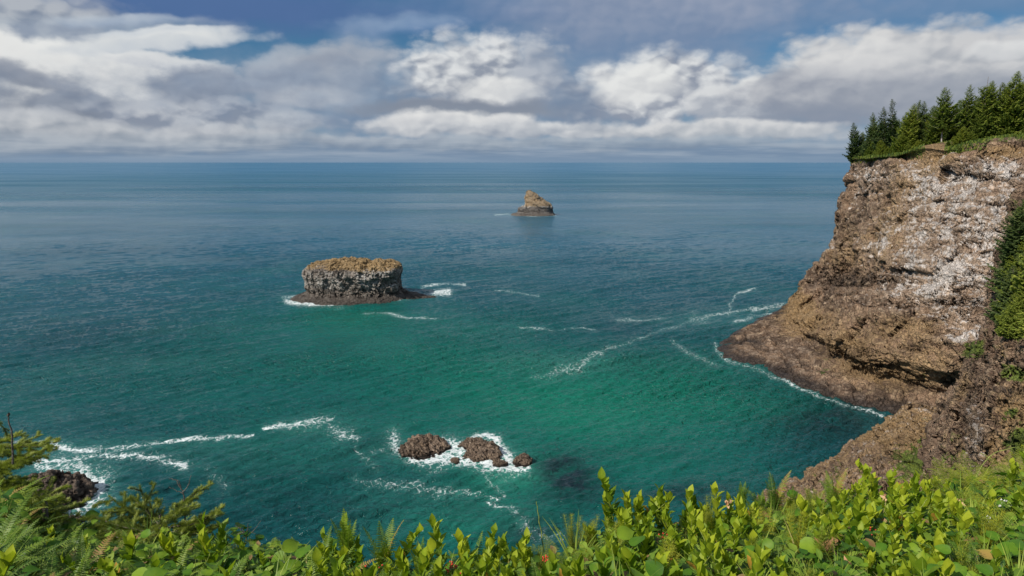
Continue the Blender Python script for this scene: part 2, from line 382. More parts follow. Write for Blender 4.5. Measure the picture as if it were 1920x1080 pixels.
# ------------------------------------------------------------------ the sea
def build_sea():
    az = np.concatenate([np.linspace(-80, -41, 60, endpoint=False), np.linspace(-41, 41, 1250), np.linspace(41, 80, 60)[1:]])
    az = np.radians(az)
    r = [30.0]
    while r[-1] < 90000: r.append(r[-1]*(1.012 if r[-1] < 88 else 1.0021 if r[-1] < 260 else 1.0036 if r[-1] < 900 else 1.012 if r[-1] < 2500 else 1.05))
    r = np.array(r)
    R, A = np.meshgrid(r, az, indexing='ij')
    x, y = R*np.sin(A), R*np.cos(A)
    V = np.stack([x, y, 0*x], -1).reshape(-1, 3); rr = R.ravel()
    px, py = pix(V)
    # swell and chop
    rng = np.random.RandomState(3); z = np.zeros(len(V))
    near = np.where(rr < 2600)[0]; xn, yn, rn = V[near, 0], V[near, 1], rr[near]; zn = np.zeros(len(near))
    for k in range(52):
        lam = 1.15*(1.060**k); th = math.radians(118+rng.normal(0, 17)); q = 2*math.pi/lam
        slope = (.14 if lam < 3 else .09)*min(1.0, (3.6/lam))**.9*rng.uniform(.6, 1.3); amp = slope/q; ph = rng.uniform(0, 6.28)
        fade = np.clip(1.7-rn/(lam*150), 0, 1)*(1-sstep(rn, 260, 900))
        wn = rng.uniform(-1, 1, 2)*.35/lam**.5
        arg = q*(xn*math.cos(th)+yn*math.sin(th))+ph+1.1*np.sin(xn*wn[0]*.3+yn*wn[1]*.3+ph*3)
        zn += amp*fade*(np.sin(arg)+.28*np.sin(2*arg+1.2))
    z[near] = zn
    grp = .45+1.0*vnoise(np.stack([V[:, 0]/38, V[:, 1]/38, 0*z], -1), 5)
    sel = rr < 3000
    z = z*grp
    foam = np.zeros(len(V)); 
    LN = [  # (strength, [(px, py, half width)...])
        (.92, [(20, 826, 3), (90, 834, 5), (150, 845, 4), (230, 840, 3.4), (330, 827, 2.8), (420, 819, 3), (472, 813, 1.6)]),
        (1.05, [(495, 803, 2), (560, 794, 5), (600, 787, 5), (622, 785, 3)]), (.62, [(618, 800, 6), (645, 812, 10), (668, 822, 5)]),
        (.8, [(50, 866, 4), (110, 864, 5), (180, 856, 4), (260, 855, 4), (310, 864, 5), (352, 878, 5)]),
        (.42, [(398, 893, 8), (422, 908, 8)]), (.62, [(110, 880, 8), (150, 874, 6), (170, 885, 7), (140, 894, 8)]),
        (1.5, [(150, 898, 6), (190, 912, 12), (176, 930, 14), (150, 945, 12), (134, 962, 14), (128, 985, 16)]), (.75, [(60, 855, 10), (90, 885, 12)]),
        (1.4, [(536, 564, 3), (560, 569, 2.5), (620, 571, 2.5), (700, 563, 2), (750, 559, 2), (800, 552, 2), (842, 547, 4)]),
        (.8, [(528, 556, 3), (560, 557, 4)]), (.7, [(790, 540, 2), (830, 532, 1.6), (872, 533, 1.4)]), (.62, [(800, 549, 5), (840, 546, 6)]),
        (.85, [(678, 587, 1.8), (725, 588, 2.4), (760, 595, 1.6), (815, 598, 1.3)]), (.35, [(570, 574, 3), (640, 577, 3)]),
        (.6, [(930, 545, 1.3), (970, 548, 1.6), (1012, 557, 1.3)]),
        (.55, [(975, 615, 1.2), (1050, 617, 1.5), (1115, 617, 1.2)]), (.6, [(1155, 601, 2), (1200, 601, 2.4), (1245, 598, 1.5)]),
        (.52, [(1060, 697, 3), (1100, 675, 3.4), (1130, 655, 3), (1200, 633, 2), (1260, 615, 2.4), (1300, 600, 3.4)]),
        (.85, [(1295, 600, 3.4), (1340, 590, 2.6), (1390, 584, 2.5), (1440, 576, 4), (1470, 573, 5)]), (.7, [(1366, 590, 2), (1368, 570, 2), (1384, 548, 1.4), (1416, 541, 1.2)]),
        (.7, [(1380, 604, 3), (1420, 592, 3.5), (1452, 588, 3)]), (.55, [(1300, 590, 6), (1320, 605, 5)]),
        (.42, [(1000, 708, 5), (1080, 690, 8)]), (.4, [(1262, 640, 4), (1290, 662, 5), (1345, 684, 4)]),
        (.72, [(1338, 642, 2.5), (1344, 660, 3.4), (1362, 675, 3.6), (1430, 696, 3.4), (1500, 728, 3), (1560, 752, 2.4), (1600, 764, 2), (1660, 780, 1.6)]),
        (.35, [(1355, 668, 7), (1400, 690, 6)]),
        (1.5, [(733, 818, 8), (742, 838, 8), (760, 852, 6)]), (1.9, [(770, 856, 6), (820, 866, 9), (850, 860, 8), (885, 868, 7)]),
        (1.9, [(825, 830, 5), (850, 838, 9), (872, 845, 8), (868, 856, 8)]), (1.2, [(880, 816, 5), (915, 818, 5), (940, 830, 6)]),
        (1.8, [(905, 866, 8), (935, 866, 10), (960, 874, 7), (990, 880, 4)]), (1.4, [(940, 842, 7), (958, 858, 7)]), (.8, [(870, 872, 6), (900, 880, 5)]),
        (.5, [(672, 845, 3), (684, 858, 5), (702, 872, 6), (710, 882, 4)]), (.45, [(700, 848, 5), (725, 845, 4)]), (.5, [(790, 880, 4), (800, 872, 5)]),
        (.6, [(664, 896, 4), (690, 908, 4.5), (730, 914, 4), (770, 917, 5), (850, 918, 5), (890, 922, 5)]), (.45, [(900, 882, 4), (910, 900, 5), (925, 912, 6), (935, 925, 6)]),
        (.95, [(905, 928, 2.5), (925, 933, 3), (940, 926, 3)]), (.95, [(910, 941, 2.5), (940, 950, 3), (966, 958, 3)]), (.42, [(966, 962, 5), (990, 985, 8), (1020, 1005, 12), (1050, 1010, 8)]),
        (.75, [(928, 403, 1.0), (950, 402, 1.2), (990, 405, 1.2), (1042, 404, 1.0)]), (.3, [(1045, 405, 1), (1080, 412, 1.2)]),
    ]
    fr = np.radians(np.array([42.0]))[0]
    idx = np.where((np.abs(np.arctan2(V[:, 0], V[:, 1])) < fr) & (rr < 1500))[0]
    fx, fy = px[idx], py[idx]; Vi = V[idx]
    wob = vnoise(np.stack([Vi[:, 0]/5, Vi[:, 1]/9, 0*fx], -1), 9)*2-1
    wob2 = vnoise(np.stack([Vi[:, 0]/1.7, Vi[:, 1]/3, 0*fx], -1), 11)*2-1
    wk = np.clip(150/np.hypot(Vi[:, 0], Vi[:, 1]), 0, 1.2)**1.3; br = .42+.85*vnoise(np.stack([Vi[:, 0]/8, Vi[:, 1]/14, 0*fx], -1), 13)
    f = np.zeros(len(idx)); 
    for s, pts in LN:
        d = polydist(fx+wk*(wob*8+wob2*4), fy+wk*(wob*4.0+wob2*2.0), pts)
        f = np.maximum(f, s*(.66*np.exp(-(d/1.1)**2)+.30*np.exp(-(d/2.8)**2)))
    foam[idx] = np.minimum(f*br, 1.05)
    foam += .10*sstep(vnoise(np.stack([V[:, 0]/22, V[:, 1]/22, 0*z], -1), 21), .6, .9)*(rr < 500)
    green = blobs(px, py, [(760, 650, 300, 80, .5), (660, 590, 110, 40, .35), (1130, 750, 330, 70, .75), (880, 980, 220, 80, .6), (960, 890, 110, 40, .5),
        (330, 740, 420, 110, .25), (1230, 870, 220, 90, .45), (1480, 760, 180, 50, .30), (900, 800, 300, 60, .2), (1290, 690, 160, 40, .35), (560, 860, 250, 90, .2)])
    dark = blobs(px, py, [(1070, 905, 60, 45, 1.0), (1040, 870, 50, 22, .5), (1290, 925, 110, 22, .8), (1570, 795, 120, 44, .8), (1250, 605, 150, 22, .25), (1460, 650, 90, 30, .2),
        (480, 930, 330, 90, .35), (180, 640, 300, 60, .25), (250, 470, 300, 60, .12), (1000, 1000, 70, 30, .7), (700, 835, 50, 20, .3), (1200, 850, 90, 20, .25), (1600, 760, 60, 20, .3),(1300, 690, 200, 30, .15)])
    milky = blobs(px, py, [(860, 850, 130, 26, .5), (960, 890, 60, 26, .5), (1100, 680, 120, 22, .35), (1320, 600, 110, 18, .3), (110, 870, 90, 40, .4), (170, 925, 60, 50, .4), (560, 800, 90, 16, .2), (300, 835, 180, 18, .2)])
    V[:, 2] = z
    m, t = material('sea_water')
    g = t.n('ShaderNodeNewGeometry'); p = g.outputs['Position']
    dist = t.v('LENGTH', p)
    # body colour of the water
    big = t.noise(t.v('MULTIPLY', p, (1, .8, 0)), .012, 5, .6); mid = t.noise(p, .06, 4, .6)
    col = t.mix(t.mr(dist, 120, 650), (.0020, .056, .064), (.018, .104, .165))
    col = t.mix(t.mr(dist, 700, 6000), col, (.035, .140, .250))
    gr = t.m('ADD', t.attr('green'), t.m('MULTIPLY', t.m('SUBTRACT', big, .5), .9), clamp=True)
    col = t.mix(gr, col, (.003, .135, .088))
    dk = t.m('MULTIPLY', t.m('ADD', t.attr('dark'), t.m('MULTIPLY', t.m('SUBTRACT', mid, .5), .6), clamp=True), t.mr(t.noise(p, .22, 5, .65), .30, .58, .35, 1.1))
    col = t.mix(t.m('MULTIPLY', dk, .95), col, (.004, .016, .022))
    col = t.mix(t.m('MULTIPLY', t.attr('milky'), .55), col, (.05, .26, .20))
    # chop too small for the mesh
    q = t.v('MULTIPLY', p, (1, 1, 0)); rot = t.n('ShaderNodeVectorRotate', rotation_type='Z_AXIS'); t.set(rot.inputs['Vector'], q); rot.inputs['Angle'].default_value = math.radians(-20)
    q = t.v('MULTIPLY', rot.outputs[0], (.55, 1.15, 1))
    wq = t.v('ADD', q, t.v('SCALE', t.v('SUBTRACT', t.noise(q, .25, 3, .5, out='C'), (.5, .5, .5)), 1.8))
    a = t.noise(wq, .85, 4, .55, dist=.3); b = t.noise(wq, .26, 3, .5, dist=.2)
    ar = t.m('SUBTRACT', 1.0, t.m('ABSOLUTE', t.m('MULTIPLY_ADD', a, 2.0, -1.0)))
    c = t.noise(t.v('MULTIPLY', q, (.28, 1, 1)), .10, 5, .65)
    h = t.m('ADD', t.m('MULTIPLY', t.m('POWER', ar, 2.0), .34), t.m('MULTIPLY', a, .32))
    h = t.m('ADD', h, t.m('MULTIPLY', b, t.mr(dist, 200, 700, .25, 1.0)))
    h = t.m('MULTIPLY', h, t.mr(t.noise(q, .02, 3, .5), .35, .65, .65, 1.25))
    far = t.mr(dist, 300, 2500)
    lane = t.noise(t.v('MULTIPLY', p, (.3, 1, 0)), .0042, 5, .62)
    lane2 = t.noise(t.v('MULTIPLY', p, (.22, 1, 0)), .0011, 4, .6)
    h = t.m('MULTIPLY', h, t.mr(lane, .36, .62, .5, 1.35)); h = t.m('MULTIPLY', h, t.m('ADD', 1.0, t.m('MULTIPLY', t.mr(lane2, .40, .60, -.75, .5), t.mr(dist, 400, 1200))))
    h = t.m('ADD', h, t.m('MULTIPLY', t.m('MULTIPLY', c, far), 1.6))
    nr = bump(t, h, 1.0, 1.0)
    calm = t.noise(t.v('MULTIPLY', p, (.22, 1, 0)), .0045, 5, .6)
    rough = t.m('ADD', t.mr(dist, 100, 2500, .10, .30), t.mr(calm, .42, .62, 0.0, .12))
    # foam: lacy where thin, closed where thick
    wf = t.v('ADD', t.v('MULTIPLY', p, (1, 1, 0)), t.v('SCALE', t.v('SUBTRACT', t.noise(p, .55, 4, .6, out='C'), (.5, .5, .5)), 3.0))
    lace = t.mr(t.vor(wf, .75, 'DISTANCE_TO_EDGE'), 0, .32, 1, 0, smooth=False)
    fine = t.noise(wf, 1.9, 5, .7)
    fo = t.m('ADD', t.attr('foam'), t.m('ADD', t.m('MULTIPLY_ADD', lace, .9, -1.0), t.m('MULTIPLY_ADD', fine, 2.6, -1.3)))
    fo = t.m('MULTIPLY', t.mr(fo, .0, .75), t.mr(t.attr('foam'), .05, .3))
    glint = t.m('MULTIPLY', t.mr(t.noise(wq, 2.2, 3, .6), .71, .78), t.mr(dist, 450, 200, 0, .25))
    fo = t.m('MULTIPLY', fo, .9)
    colf = t.mix(t.m('MULTIPLY', t.attr('foam'), .30), col, (.16, .40, .36)); colf = t.mix(fo, colf, (.74, .78, .80))
    rg = t.m('MAXIMUM', rough, t.m('MULTIPLY', fo, .9))
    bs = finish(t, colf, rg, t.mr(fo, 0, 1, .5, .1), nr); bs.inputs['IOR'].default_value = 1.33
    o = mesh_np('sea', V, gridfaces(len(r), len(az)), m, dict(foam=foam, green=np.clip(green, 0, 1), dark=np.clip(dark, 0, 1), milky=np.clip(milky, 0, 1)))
    tag(o, 'teal green ocean with streaks of white foam', 'sea', kind='structure')
build_sea()

# ------------------------------------------------------------------ headland
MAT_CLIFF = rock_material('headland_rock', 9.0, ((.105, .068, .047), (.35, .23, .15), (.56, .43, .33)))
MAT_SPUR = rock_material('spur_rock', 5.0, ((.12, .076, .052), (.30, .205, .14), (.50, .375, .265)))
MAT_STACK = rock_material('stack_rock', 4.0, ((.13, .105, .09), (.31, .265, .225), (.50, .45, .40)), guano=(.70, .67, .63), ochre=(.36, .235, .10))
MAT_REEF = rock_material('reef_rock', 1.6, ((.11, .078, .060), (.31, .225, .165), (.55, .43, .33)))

def _tilt():
    a = Matrix.Rotation(math.radians(24), 3, 'Y') @ Matrix.Rotation(math.radians(12), 3, 'X'); return np.array(a)@np.diag([.62, .62, 1.35])
TILT = _tilt()          # rock breaks along dipping beds
def displace(G, layers, atten=None, wrap=False):
    """push a grid of points along its own normals by rocky noise"""
    sh = G.shape[:2]
    for kind, scale, amp, seed in layers:
        N = gnormals(G, wrap); p = G.reshape(-1, 3)
        if kind == 'fbm': h = fbm(p, scale, 4, .5, seed)
        elif kind == 'ridge': h = fbm(p, scale, 4, .5, seed, True)*.8
        elif kind == 'block':
            q = p+ (np.stack([fbm(p, scale*.8, 2, .5, seed+k) for k in range(3)], -1))*scale*.5
            f1, e, cv = worley(q*np.array([1, 1, 1.25]), scale, seed); h = (cv-.5)*1.4 - (1-sstep(e, 0, .16))*.3 - (f1-.5)*.3
        elif kind == 'facet': h = facets((p+(np.stack([fbm(p, scale, 2, .5, seed+k) for k in range(3)], -1))*scale*.2)@TILT, scale, seed)
        elif kind == 'ledge':       # beds that jut out and break back along tilted joints
            q = p@np.array([.10, .16, 1.0])/scale+fbm(p, scale*5, 3, .5, seed)*1.1; fr = q-np.floor(q); n = np.floor(q)
            lat = vnoise(np.stack([n*3.7, (p[:, 0]+p[:, 1])/(scale*2.2), n], -1), seed)
            h = (fr**1.3*(1-sstep(fr, .86, 1.0))-.35)*(.35+1.1*lat)
        elif kind == 'fin':         # sharp parallel ribs where steep beds have weathered out
            q = p@np.array([.72, .30, .62])/scale+fbm(p, scale*4, 3, .5, seed)*.9; fr = q-np.floor(q); n = np.floor(q)
            lat = vnoise(np.stack([n*3.1, p[:, 1]/(scale*1.6), p[:, 2]/(scale*1.6)+p[:, 0]/(scale*3)], -1), seed)
            h = (fr*(1-sstep(fr, .78, 1.0))-.3)*(.15+1.5*lat)
        elif kind == 'strata':
            q = p[:, 2]+fbm(p, 20, 2, .5, seed)*4+p[:, 0]*.08
            h = vnoise(np.stack([q/scale, p[:, 0]/60, p[:, 1]/60], -1), seed)*2-1
        elif kind == 'column':
            q = p*np.array([1, 1, .28])+ (fbm(p, scale*2, 2, .5, seed)[:, None])*scale*.6
            f1, e, cv = worley(q, scale, seed); h = (cv-.5)*1.0-(1-sstep(e, 0, .2))*.7
        h = h.reshape(sh)*amp
        if atten is not None: h = h*atten
        G = G+N*h[..., None]
    return G

def W(*a): return a
def build_headland():
    C = [
     [W(215,335,-4),W(213,333,.5),W(208,330,5),W(205,328,14),W(204,326,24),W(205,322,36),W(206,318,50),W(208,312,61),W(212,306,63),W(240,320,72)],
     [W(142,312,-4),W(140,309,.5),W(138,304,2.6),W(140,300,12),W(142,297,20),W(144,292,34),W(143,287,48),W(146,282,60),W(155,280,61.5),W(225,300,70)],
     [P(1432,584,-4),P(1446,590,.6),P(1478,594,2.6),Q(1484,573,254),Q(1514,546,256),Q(1562,500,258),Q(1573,425,261),Q(1592,306,265),Q(1640,301,272),W(214,285,68)],
     [P(1350,642,-3),P(1362,637,.6),P(1482,606,2.6),Q(1500,588,244),Q(1546,556,248),Q(1592,508,251),Q(1594,425,254),Q(1604,306,256),Q(1640,300,263),W(212,268,68)],
     [P(1357,678,-3),P(1370,664,.6),P(1490,626,2.6),Q(1526,604,221),Q(1570,556,227),Q(1606,508,232),Q(1622,420,237),Q(1634,304,242),Q(1657,297,249),W(210,262,69)],
     [P(1425,702,-3),P(1442,688,.6),P(1545,668,2.6),Q(1560,628,194),Q(1592,560,200),Q(1618,512,206),Q(1640,420,213),Q(1668,302,222),Q(1690,293,229),W(208,250,70)],
     [P(1488,732,-3),P(1490,715,.6),P(1600,702,2.6),Q(1615,655,177),Q(1640,570,184),Q(1658,510,190),Q(1680,410,198),Q(1703,299,208),Q(1722,288,215),W(206,240,71)],
     [P(1580,764,-3),P(1582,746,.6),P(1665,722,2.6),Q(1680,668,165),Q(1696,580,172),Q(1712,510,178),Q(1727,405,187),Q(1746,296,197),Q(1762,268,206),W(205,232,72)],
     [P(1660,784,-3),P(1658,766,.6),P(1725,738,2.6),Q(1736,684,157),Q(1752,590,163),Q(1766,510,169),Q(1778,400,178),Q(1791,296,188),Q(1806,272,197),W(205,225,73)],
     [P(1750,800,-3),P(1745,784,.6),P(1790,756,2.6),Q(1800,694,150),Q(1811,600,156),Q(1821,510,162),Q(1832,395,171),Q(1842,286,181),Q(1850,262,190),W(206,218,74)],
     [P(1840,812,-3),P(1832,797,.6),P(1860,770,2.6),Q(1870,704,147),Q(1877,600,152),Q(1882,510,158),Q(1887,390,167),Q(1893,272,177),Q(1900,254,187),W(208,212,75)],
     [P(1950,822,-3),P(1950,806,.6),P(1965,782,2.6),Q(1970,704,144),Q(1975,600,149),Q(1980,510,155),Q(1985,390,163),Q(1990,268,172),Q(1996,248,182),W(212,205,76)],
     [P(2150,830,-3),P(2150,812,.6),P(2150,795,5),Q(2150,700,139),Q(2150,600,144),Q(2150,510,150),Q(2150,380,157),Q(2150,255,166),Q(2150,235,175),W(225,196,78)],
     [P(2450,840,-3),P(2450,820,.6),P(2450,800,5),Q(2450,700,133),Q(2450,600,138),Q(2450,500,144),Q(2450,370,150),Q(2450,240,158),Q(2450,215,166),W(250,186,82)],
    ]
    C = np.array(C, float)
    toe = C[:, 2]+(C[:, 3]-C[:, 2])*np.array([.22, .22, .50])     # the cliff starts steeply behind the shelf
    C = np.concatenate([C[:, :3], toe[:, None], C[:, 3:]], 1)
    C = C.transpose(1, 0, 2)          # rows bottom..top, columns along the coast
    G = cr(C, 620); C = None; G = cr(G.transpose(1, 0, 2), 1150).transpose(1, 0, 2)
    z = G[..., 2]
    row = np.linspace(0, 10, 620); row = np.where(row < 3, row, np.maximum(row-1, 2.0+ (row-3)*0+.0))[:, None]+0*z
    cliff = sstep(z, 2.5, 8)*(1-sstep(row, 7.0, 7.6))
    at = .14+.86*cliff; at = at*(1-.7*sstep(row, 6.8, 7.3))
    G = displace(G, [('fbm', 34, 3.2, 1), ('ledge', 7.5, 1.15, 2), ('ridge', 18, 1.2, 3), ('facet', 11, 2.2, 4), ('facet', 4.6, .6, 14), ('fin', 5.5, 1.1, 18), ('fin', 2.2, .45, 19), ('ledge', 2.6, .5, 8), ('facet', 2.0, .34, 5), ('facet', .95, .22, 15), ('fbm', .6, .08, 6)], at)
    # the dark recess above the bench, and rough ledges on the shore platform
    p = G.reshape(-1, 3); px, py = pix(p)
    N = gnormals(G)
    rec = blobs(px, py, [(1600, 525, 60, 10, 1.0), (1560, 505, 30, 10, .8), (1820, 566, 60, 6, .7), (1700, 572, 60, 5, .4), (1570, 660, 60, 9, 1.0), (1515, 725, 0.1, .1, 0), (1500, 680, 30, 12, .3), (1880, 565, 40, 6, .5), (1620, 690, 50, 8, .5)]).reshape(z.shape)
    G = G-N*(rec*1.5)[..., None]
    plat = (sstep(z, .3, 1.2)*(1-sstep(z, 4, 8)))
    hh = fbm(p*np.array([1, 1, 0]), 9, 5, .55, 31, True).reshape(z.shape)
    f1, e, cv = worley(p*np.array([1, .7, 0]), 3.2, 33)
    f1, e2, cv2 = worley(p*np.array([1, .8, 0]), 8, 35)
    G[..., 2] += plat*(hh*1.2+(cv.reshape(z.shape)-.5)*1.0+(cv2.reshape(z.shape)-.45)*1.3-(1-sstep(e.reshape(z.shape), 0, .15))*.5)
    p = G.reshape(-1, 3); zz = p[:, 2]; N = gnormals(G).reshape(-1, 3); rw = row.ravel()
    lf = fbm(p, 14, 4, .6, 40); lf2 = fbm(p, 5, 4, .6, 41)
    guano = blobs(px, py, [(1635, 330, 28, 26, .75), (1560, 450, 22, 22, .6), (1585, 470, 40, 40, .35), (1640, 450, 30, 50, .4), (1790, 350, 90, 26, .7), (1760, 400, 70, 60, .6), (1790, 460, 90, 50, .85), (1750, 540, 90, 30, .85),
         (1880, 360, 40, 60, .7), (1850, 470, 60, 60, .6), (1840, 620, 60, 22, .9), (1800, 590, 70, 20, .4), (1700, 330, 26, 22, .5), (1600, 360, 40, 60, .3), (1790, 635, 60, 8, .5), (1790, 750, 20, 12, .6), (1700, 470, 50, 60, .35), (1830, 320, 100, 20, .4), (1480, 640, 0.1, 0.1, 0)])
    guano = np.clip(guano*.85+.22*sstep(px, 1560, 1700)*sstep(-py, -620, -560), 0, .92)*sstep(zz, 6, 10)*(1-sstep(rw, 7.0, 7.2))*(.75+.9*np.clip(lf2, -.5, .6))
    ochre = blobs(px, py, [(1580, 640, 80, 60, .6), (1650, 700, 90, 40, .45), (1700, 610, 60, 30, .4), (1500, 590, 40, 30, .8), (1490, 560, 26, 20, .9), (1690, 420, 60, 90, .35), (1610, 480, 60, 60, .4), (1750, 285, 34, 22, 1.2), (1890, 285, 60, 14, .8), (1740, 330, 60, 40, .4),
         (1760, 680, 90, 60, .45), (1400, 640, 60, 20, .2)]) + .16 + .35*lf
    green = blobs(px, py, [(1550, 695, 18, 8, .5), (1536, 702, 8, 6, 1.0), (1740, 705, 22, 12, .6), (1560, 680, 30, 6, .4), (1610, 600, 12, 30, .35), (1550, 425, 8, 12, .7), (1820, 655, 25, 20, .9), (1700, 740, 40, 10, .25)])
    green = np.where(rw > 7.12, .62+.5*lf+.6*lf2, green); green = np.where((px > 1735) & (px < 1775) & (py > 262) & (rw < 8.1), 0.0, green)
    green = np.where((px > 1850) & (px < 1905) & (py > 266) & (rw < 7.7), 0.1, green)
    wet_dark = (1-sstep(zz+lf2*.8, .7, 2.2))*.9
    wet_dark = np.maximum(wet_dark, .5*blobs(px, py, [(1600, 528, 60, 16, 1), (1570, 665, 70, 12, .9), (1700, 730, 80, 22, .55), (1600, 690, 60, 14, .5)])*(zz > 2))  # recess shade painted into the rock colour, above the tideline
    o = mesh_np('headland_cliff', p, gridfaces(*z.shape), MAT_CLIFF, dict(guano=np.clip(guano, 0, 1), ochre=np.clip(ochre, 0, 1), green=np.clip(green, 0, 1), wet_dark=np.clip(wet_dark, 0, 1)))
    HN = gnormals(G)
    tag(o, 'tall brown sea cliff streaked with white droppings, forest on its top', 'cliff', kind='structure')
    return G, row
HEAD, HROW = build_headland()
# ------------------------------------------------------------------ near spur and mound
def surface(name, C, nr, nc, layers, mat, masks, at=None, post=None):
    C = np.array(C, float)
    G = cr(C, nr); G = cr(G.transpose(1, 0, 2), nc).transpose(1, 0, 2)
    a = None if at is None else at(G)
    G = displace(G, layers, a)
    p = G.reshape(-1, 3); px, py = pix(p)
    return mesh_np(name, p, gridfaces(nr, nc), mat, {k: np.clip(v, 0, 1) for k, v in masks(p, px, py).items()}), G
def build_spur():
    # rows from top to bottom, columns from the hidden back round to beyond the frame
    C = [
     [W(110,118,66),Q(1960,318,100),Q(1975,330,94),Q(2010,330,88),Q(2120,330,80),Q(2300,330,70)],
     [W(104,118,60),Q(1922,372,98),Q(1940,380,92),Q(1985,385,85),Q(2080,390,76),Q(2250,390,66)],
     [W(98,117,52),Q(1893,470,96),Q(1908,480,90),Q(1950,480,82),Q(2040,490,73),Q(2200,500,62)],
     [W(93,116,44),Q(1878,560,94),Q(1893,570,88),Q(1930,575,79),Q(2000,590,69),Q(2150,600,58)],
     [W(88,114,36),Q(1862,612,92),Q(1876,625,86),Q(1915,640,76),Q(1985,660,66),Q(2120,680,55)],
     [W(80,112,28),Q(1822,680,91),Q(1842,690,85),Q(1893,700,74),Q(1960,730,63),Q(2100,760,51)],
     [W(74,110,20),Q(1797,745,90),Q(1820,755,84),Q(1872,765,73),Q(1945,790,60),Q(2080,830,47)],
     [W(68,108,10),Q(1780,815,88),Q(1805,828,82),Q(1855,835,71),Q(1930,850,58),Q(2070,890,44)],
     [W(60,104,2),Q(1755,890,86),Q(1785,905,80),Q(1840,915,69),Q(1920,930,55),Q(2060,960,41)],
     [W(56,100,-4),Q(1730,990,84),Q(1765,1010,77),Q(1830,1020,66),Q(1915,1040,52),Q(2060,1060,38)],
    ]
    C.append([W(x-6, y-4, -5) for x, y, z in C[-1]])          # carry the foot down into the water
    def masks(p, px, py):
        l = fbm(p, 6, 4, .6, 50); l2 = fbm(p, 2.2, 4, .6, 51)
        green = blobs(px, py, [(1822, 655, 30, 20, .9), (1905, 700, 30, 18, .8), (1895, 775, 14, 10, .8), (1912, 830, 26, 34, 1.1), (1800, 640, 20, 20, .5), (1900, 600, 40, 30, .8), (1920, 480, 45, 130, .8), (1790, 860, 30, 50, .35)])+.10+.35*l2
        ochre = blobs(px, py, [(1905, 770, 50, 60, .65), (1870, 860, 40, 40, .6), (1880, 650, 30, 30, .35), (1810, 720, 26, 30, .35), (1790, 850, 30, 60, .3)])+.16+.3*l
        guano = blobs(px, py, [(1828, 830, 22, 60, .55), (1815, 760, 14, 30, .35)])
        wet_dark = blobs(px, py, [(1822, 770, 20, 90, .45), (1895, 732, 30, 6, .8)])  # darker upright band and a thin darker strip on the spur face
        return dict(green=green, ochre=ochre, guano=guano, wet_dark=wet_dark)
    o, G = surface('rocky_spur', C, 560, 420, [('fbm', 14, 1.8, 60), ('ledge', 4.5, .8, 61), ('column', 3.0, .5, 66), ('facet', 4.2, .7, 62), ('facet', 2, .5, 63), ('facet', .9, .4, 64), ('fbm', .5, .09, 65)], MAT_SPUR, masks)
    tag(o, 'dark jointed rock spur with grassy patches at the right, in front of the tall cliff', 'cliff', kind='structure')
    return G
SPUR = build_spur()
def build_mound():
    C = [
     [W(34,114,-4),W(44,120,-4),W(54,126,-3),W(62,130,-2),W(72,130,-2),W(84,126,0),W(92,120,2)],
     [Q(1462,968,104),Q(1548,893,112),Q(1610,842,117),Q(1656,792,121),Q(1696,770,122),Q(1748,774,120),Q(1815,800,114)],
     [Q(1474,985,99),Q(1556,897,106),Q(1618,852,110),Q(1664,803,114),Q(1702,781,115),Q(1753,787,113),Q(1812,812,106)],
     [Q(1470,1000,95),Q(1548,925,98),Q(1612,880,101),Q(1665,838,104),Q(1714,815,105),Q(1762,820,102),Q(1812,842,97)],
     [Q(1490,1020,91),Q(1570,960,92),Q(1628,915,94),Q(1680,880,96),Q(1725,862,96),Q(1768,866,93),Q(1812,880,89)],
     [Q(1500,1060,84),Q(1585,1020,84),Q(1640,985,85),Q(1690,955,86),Q(1732,940,86),Q(1772,940,84),Q(1812,950,80)],
     [Q(1500,1150,72),Q(1585,1120,72),Q(1640,1080,73),Q(1690,1060,74),Q(1732,1050,74),Q(1772,1050,72),Q(1812,1050,70)],
    ]
    C = [[W(r[0][0]-8, r[0][1]+1, -6)]+r for r in C]; C.append([W(x-5, y-6, -5) for x, y, z in C[-1]])
    def masks(p, px, py):
        l = fbm(p, 5, 4, .6, 70); l2 = fbm(p, 1.6, 4, .6, 71)
        green = blobs(px, py, [(1765, 830, 40, 50, .8), (1720, 870, 50, 34, .75), (1660, 900, 60, 22, .25), (1570, 880, 14, 30, .5), (1690, 845, 30, 20, .3), (1530, 900, 30, 20, .4)])+.25*l2
        ochre = .5+.35*l+blobs(px, py, [(1700, 790, 70, 26, .35), (1720, 840, 30, 20, .5), (1640, 815, 26, 20, .3)])
        wet_dark = blobs(px, py, [(1660, 862, 28, 8, .45), (1690, 820, 12, 7, .3), (1620, 850, 40, 30, .12)])  # three darker patches on the mound
        return dict(green=green, ochre=ochre, guano=.14+0*l, wet_dark=wet_dark)
    o, G = surface('rocky_mound', C, 360, 460, [('fbm', 13, 1.6, 80), ('ledge', 4, .5, 81), ('facet', 3.4, .8, 82), ('facet', 1.4, .45, 83), ('facet', .7, .2, 85), ('fbm', .5, .08, 84)], MAT_SPUR, masks)
    tag(o, 'rounded brown rock mound with dry grass below the spur', 'cliff', kind='structure')
build_mound()

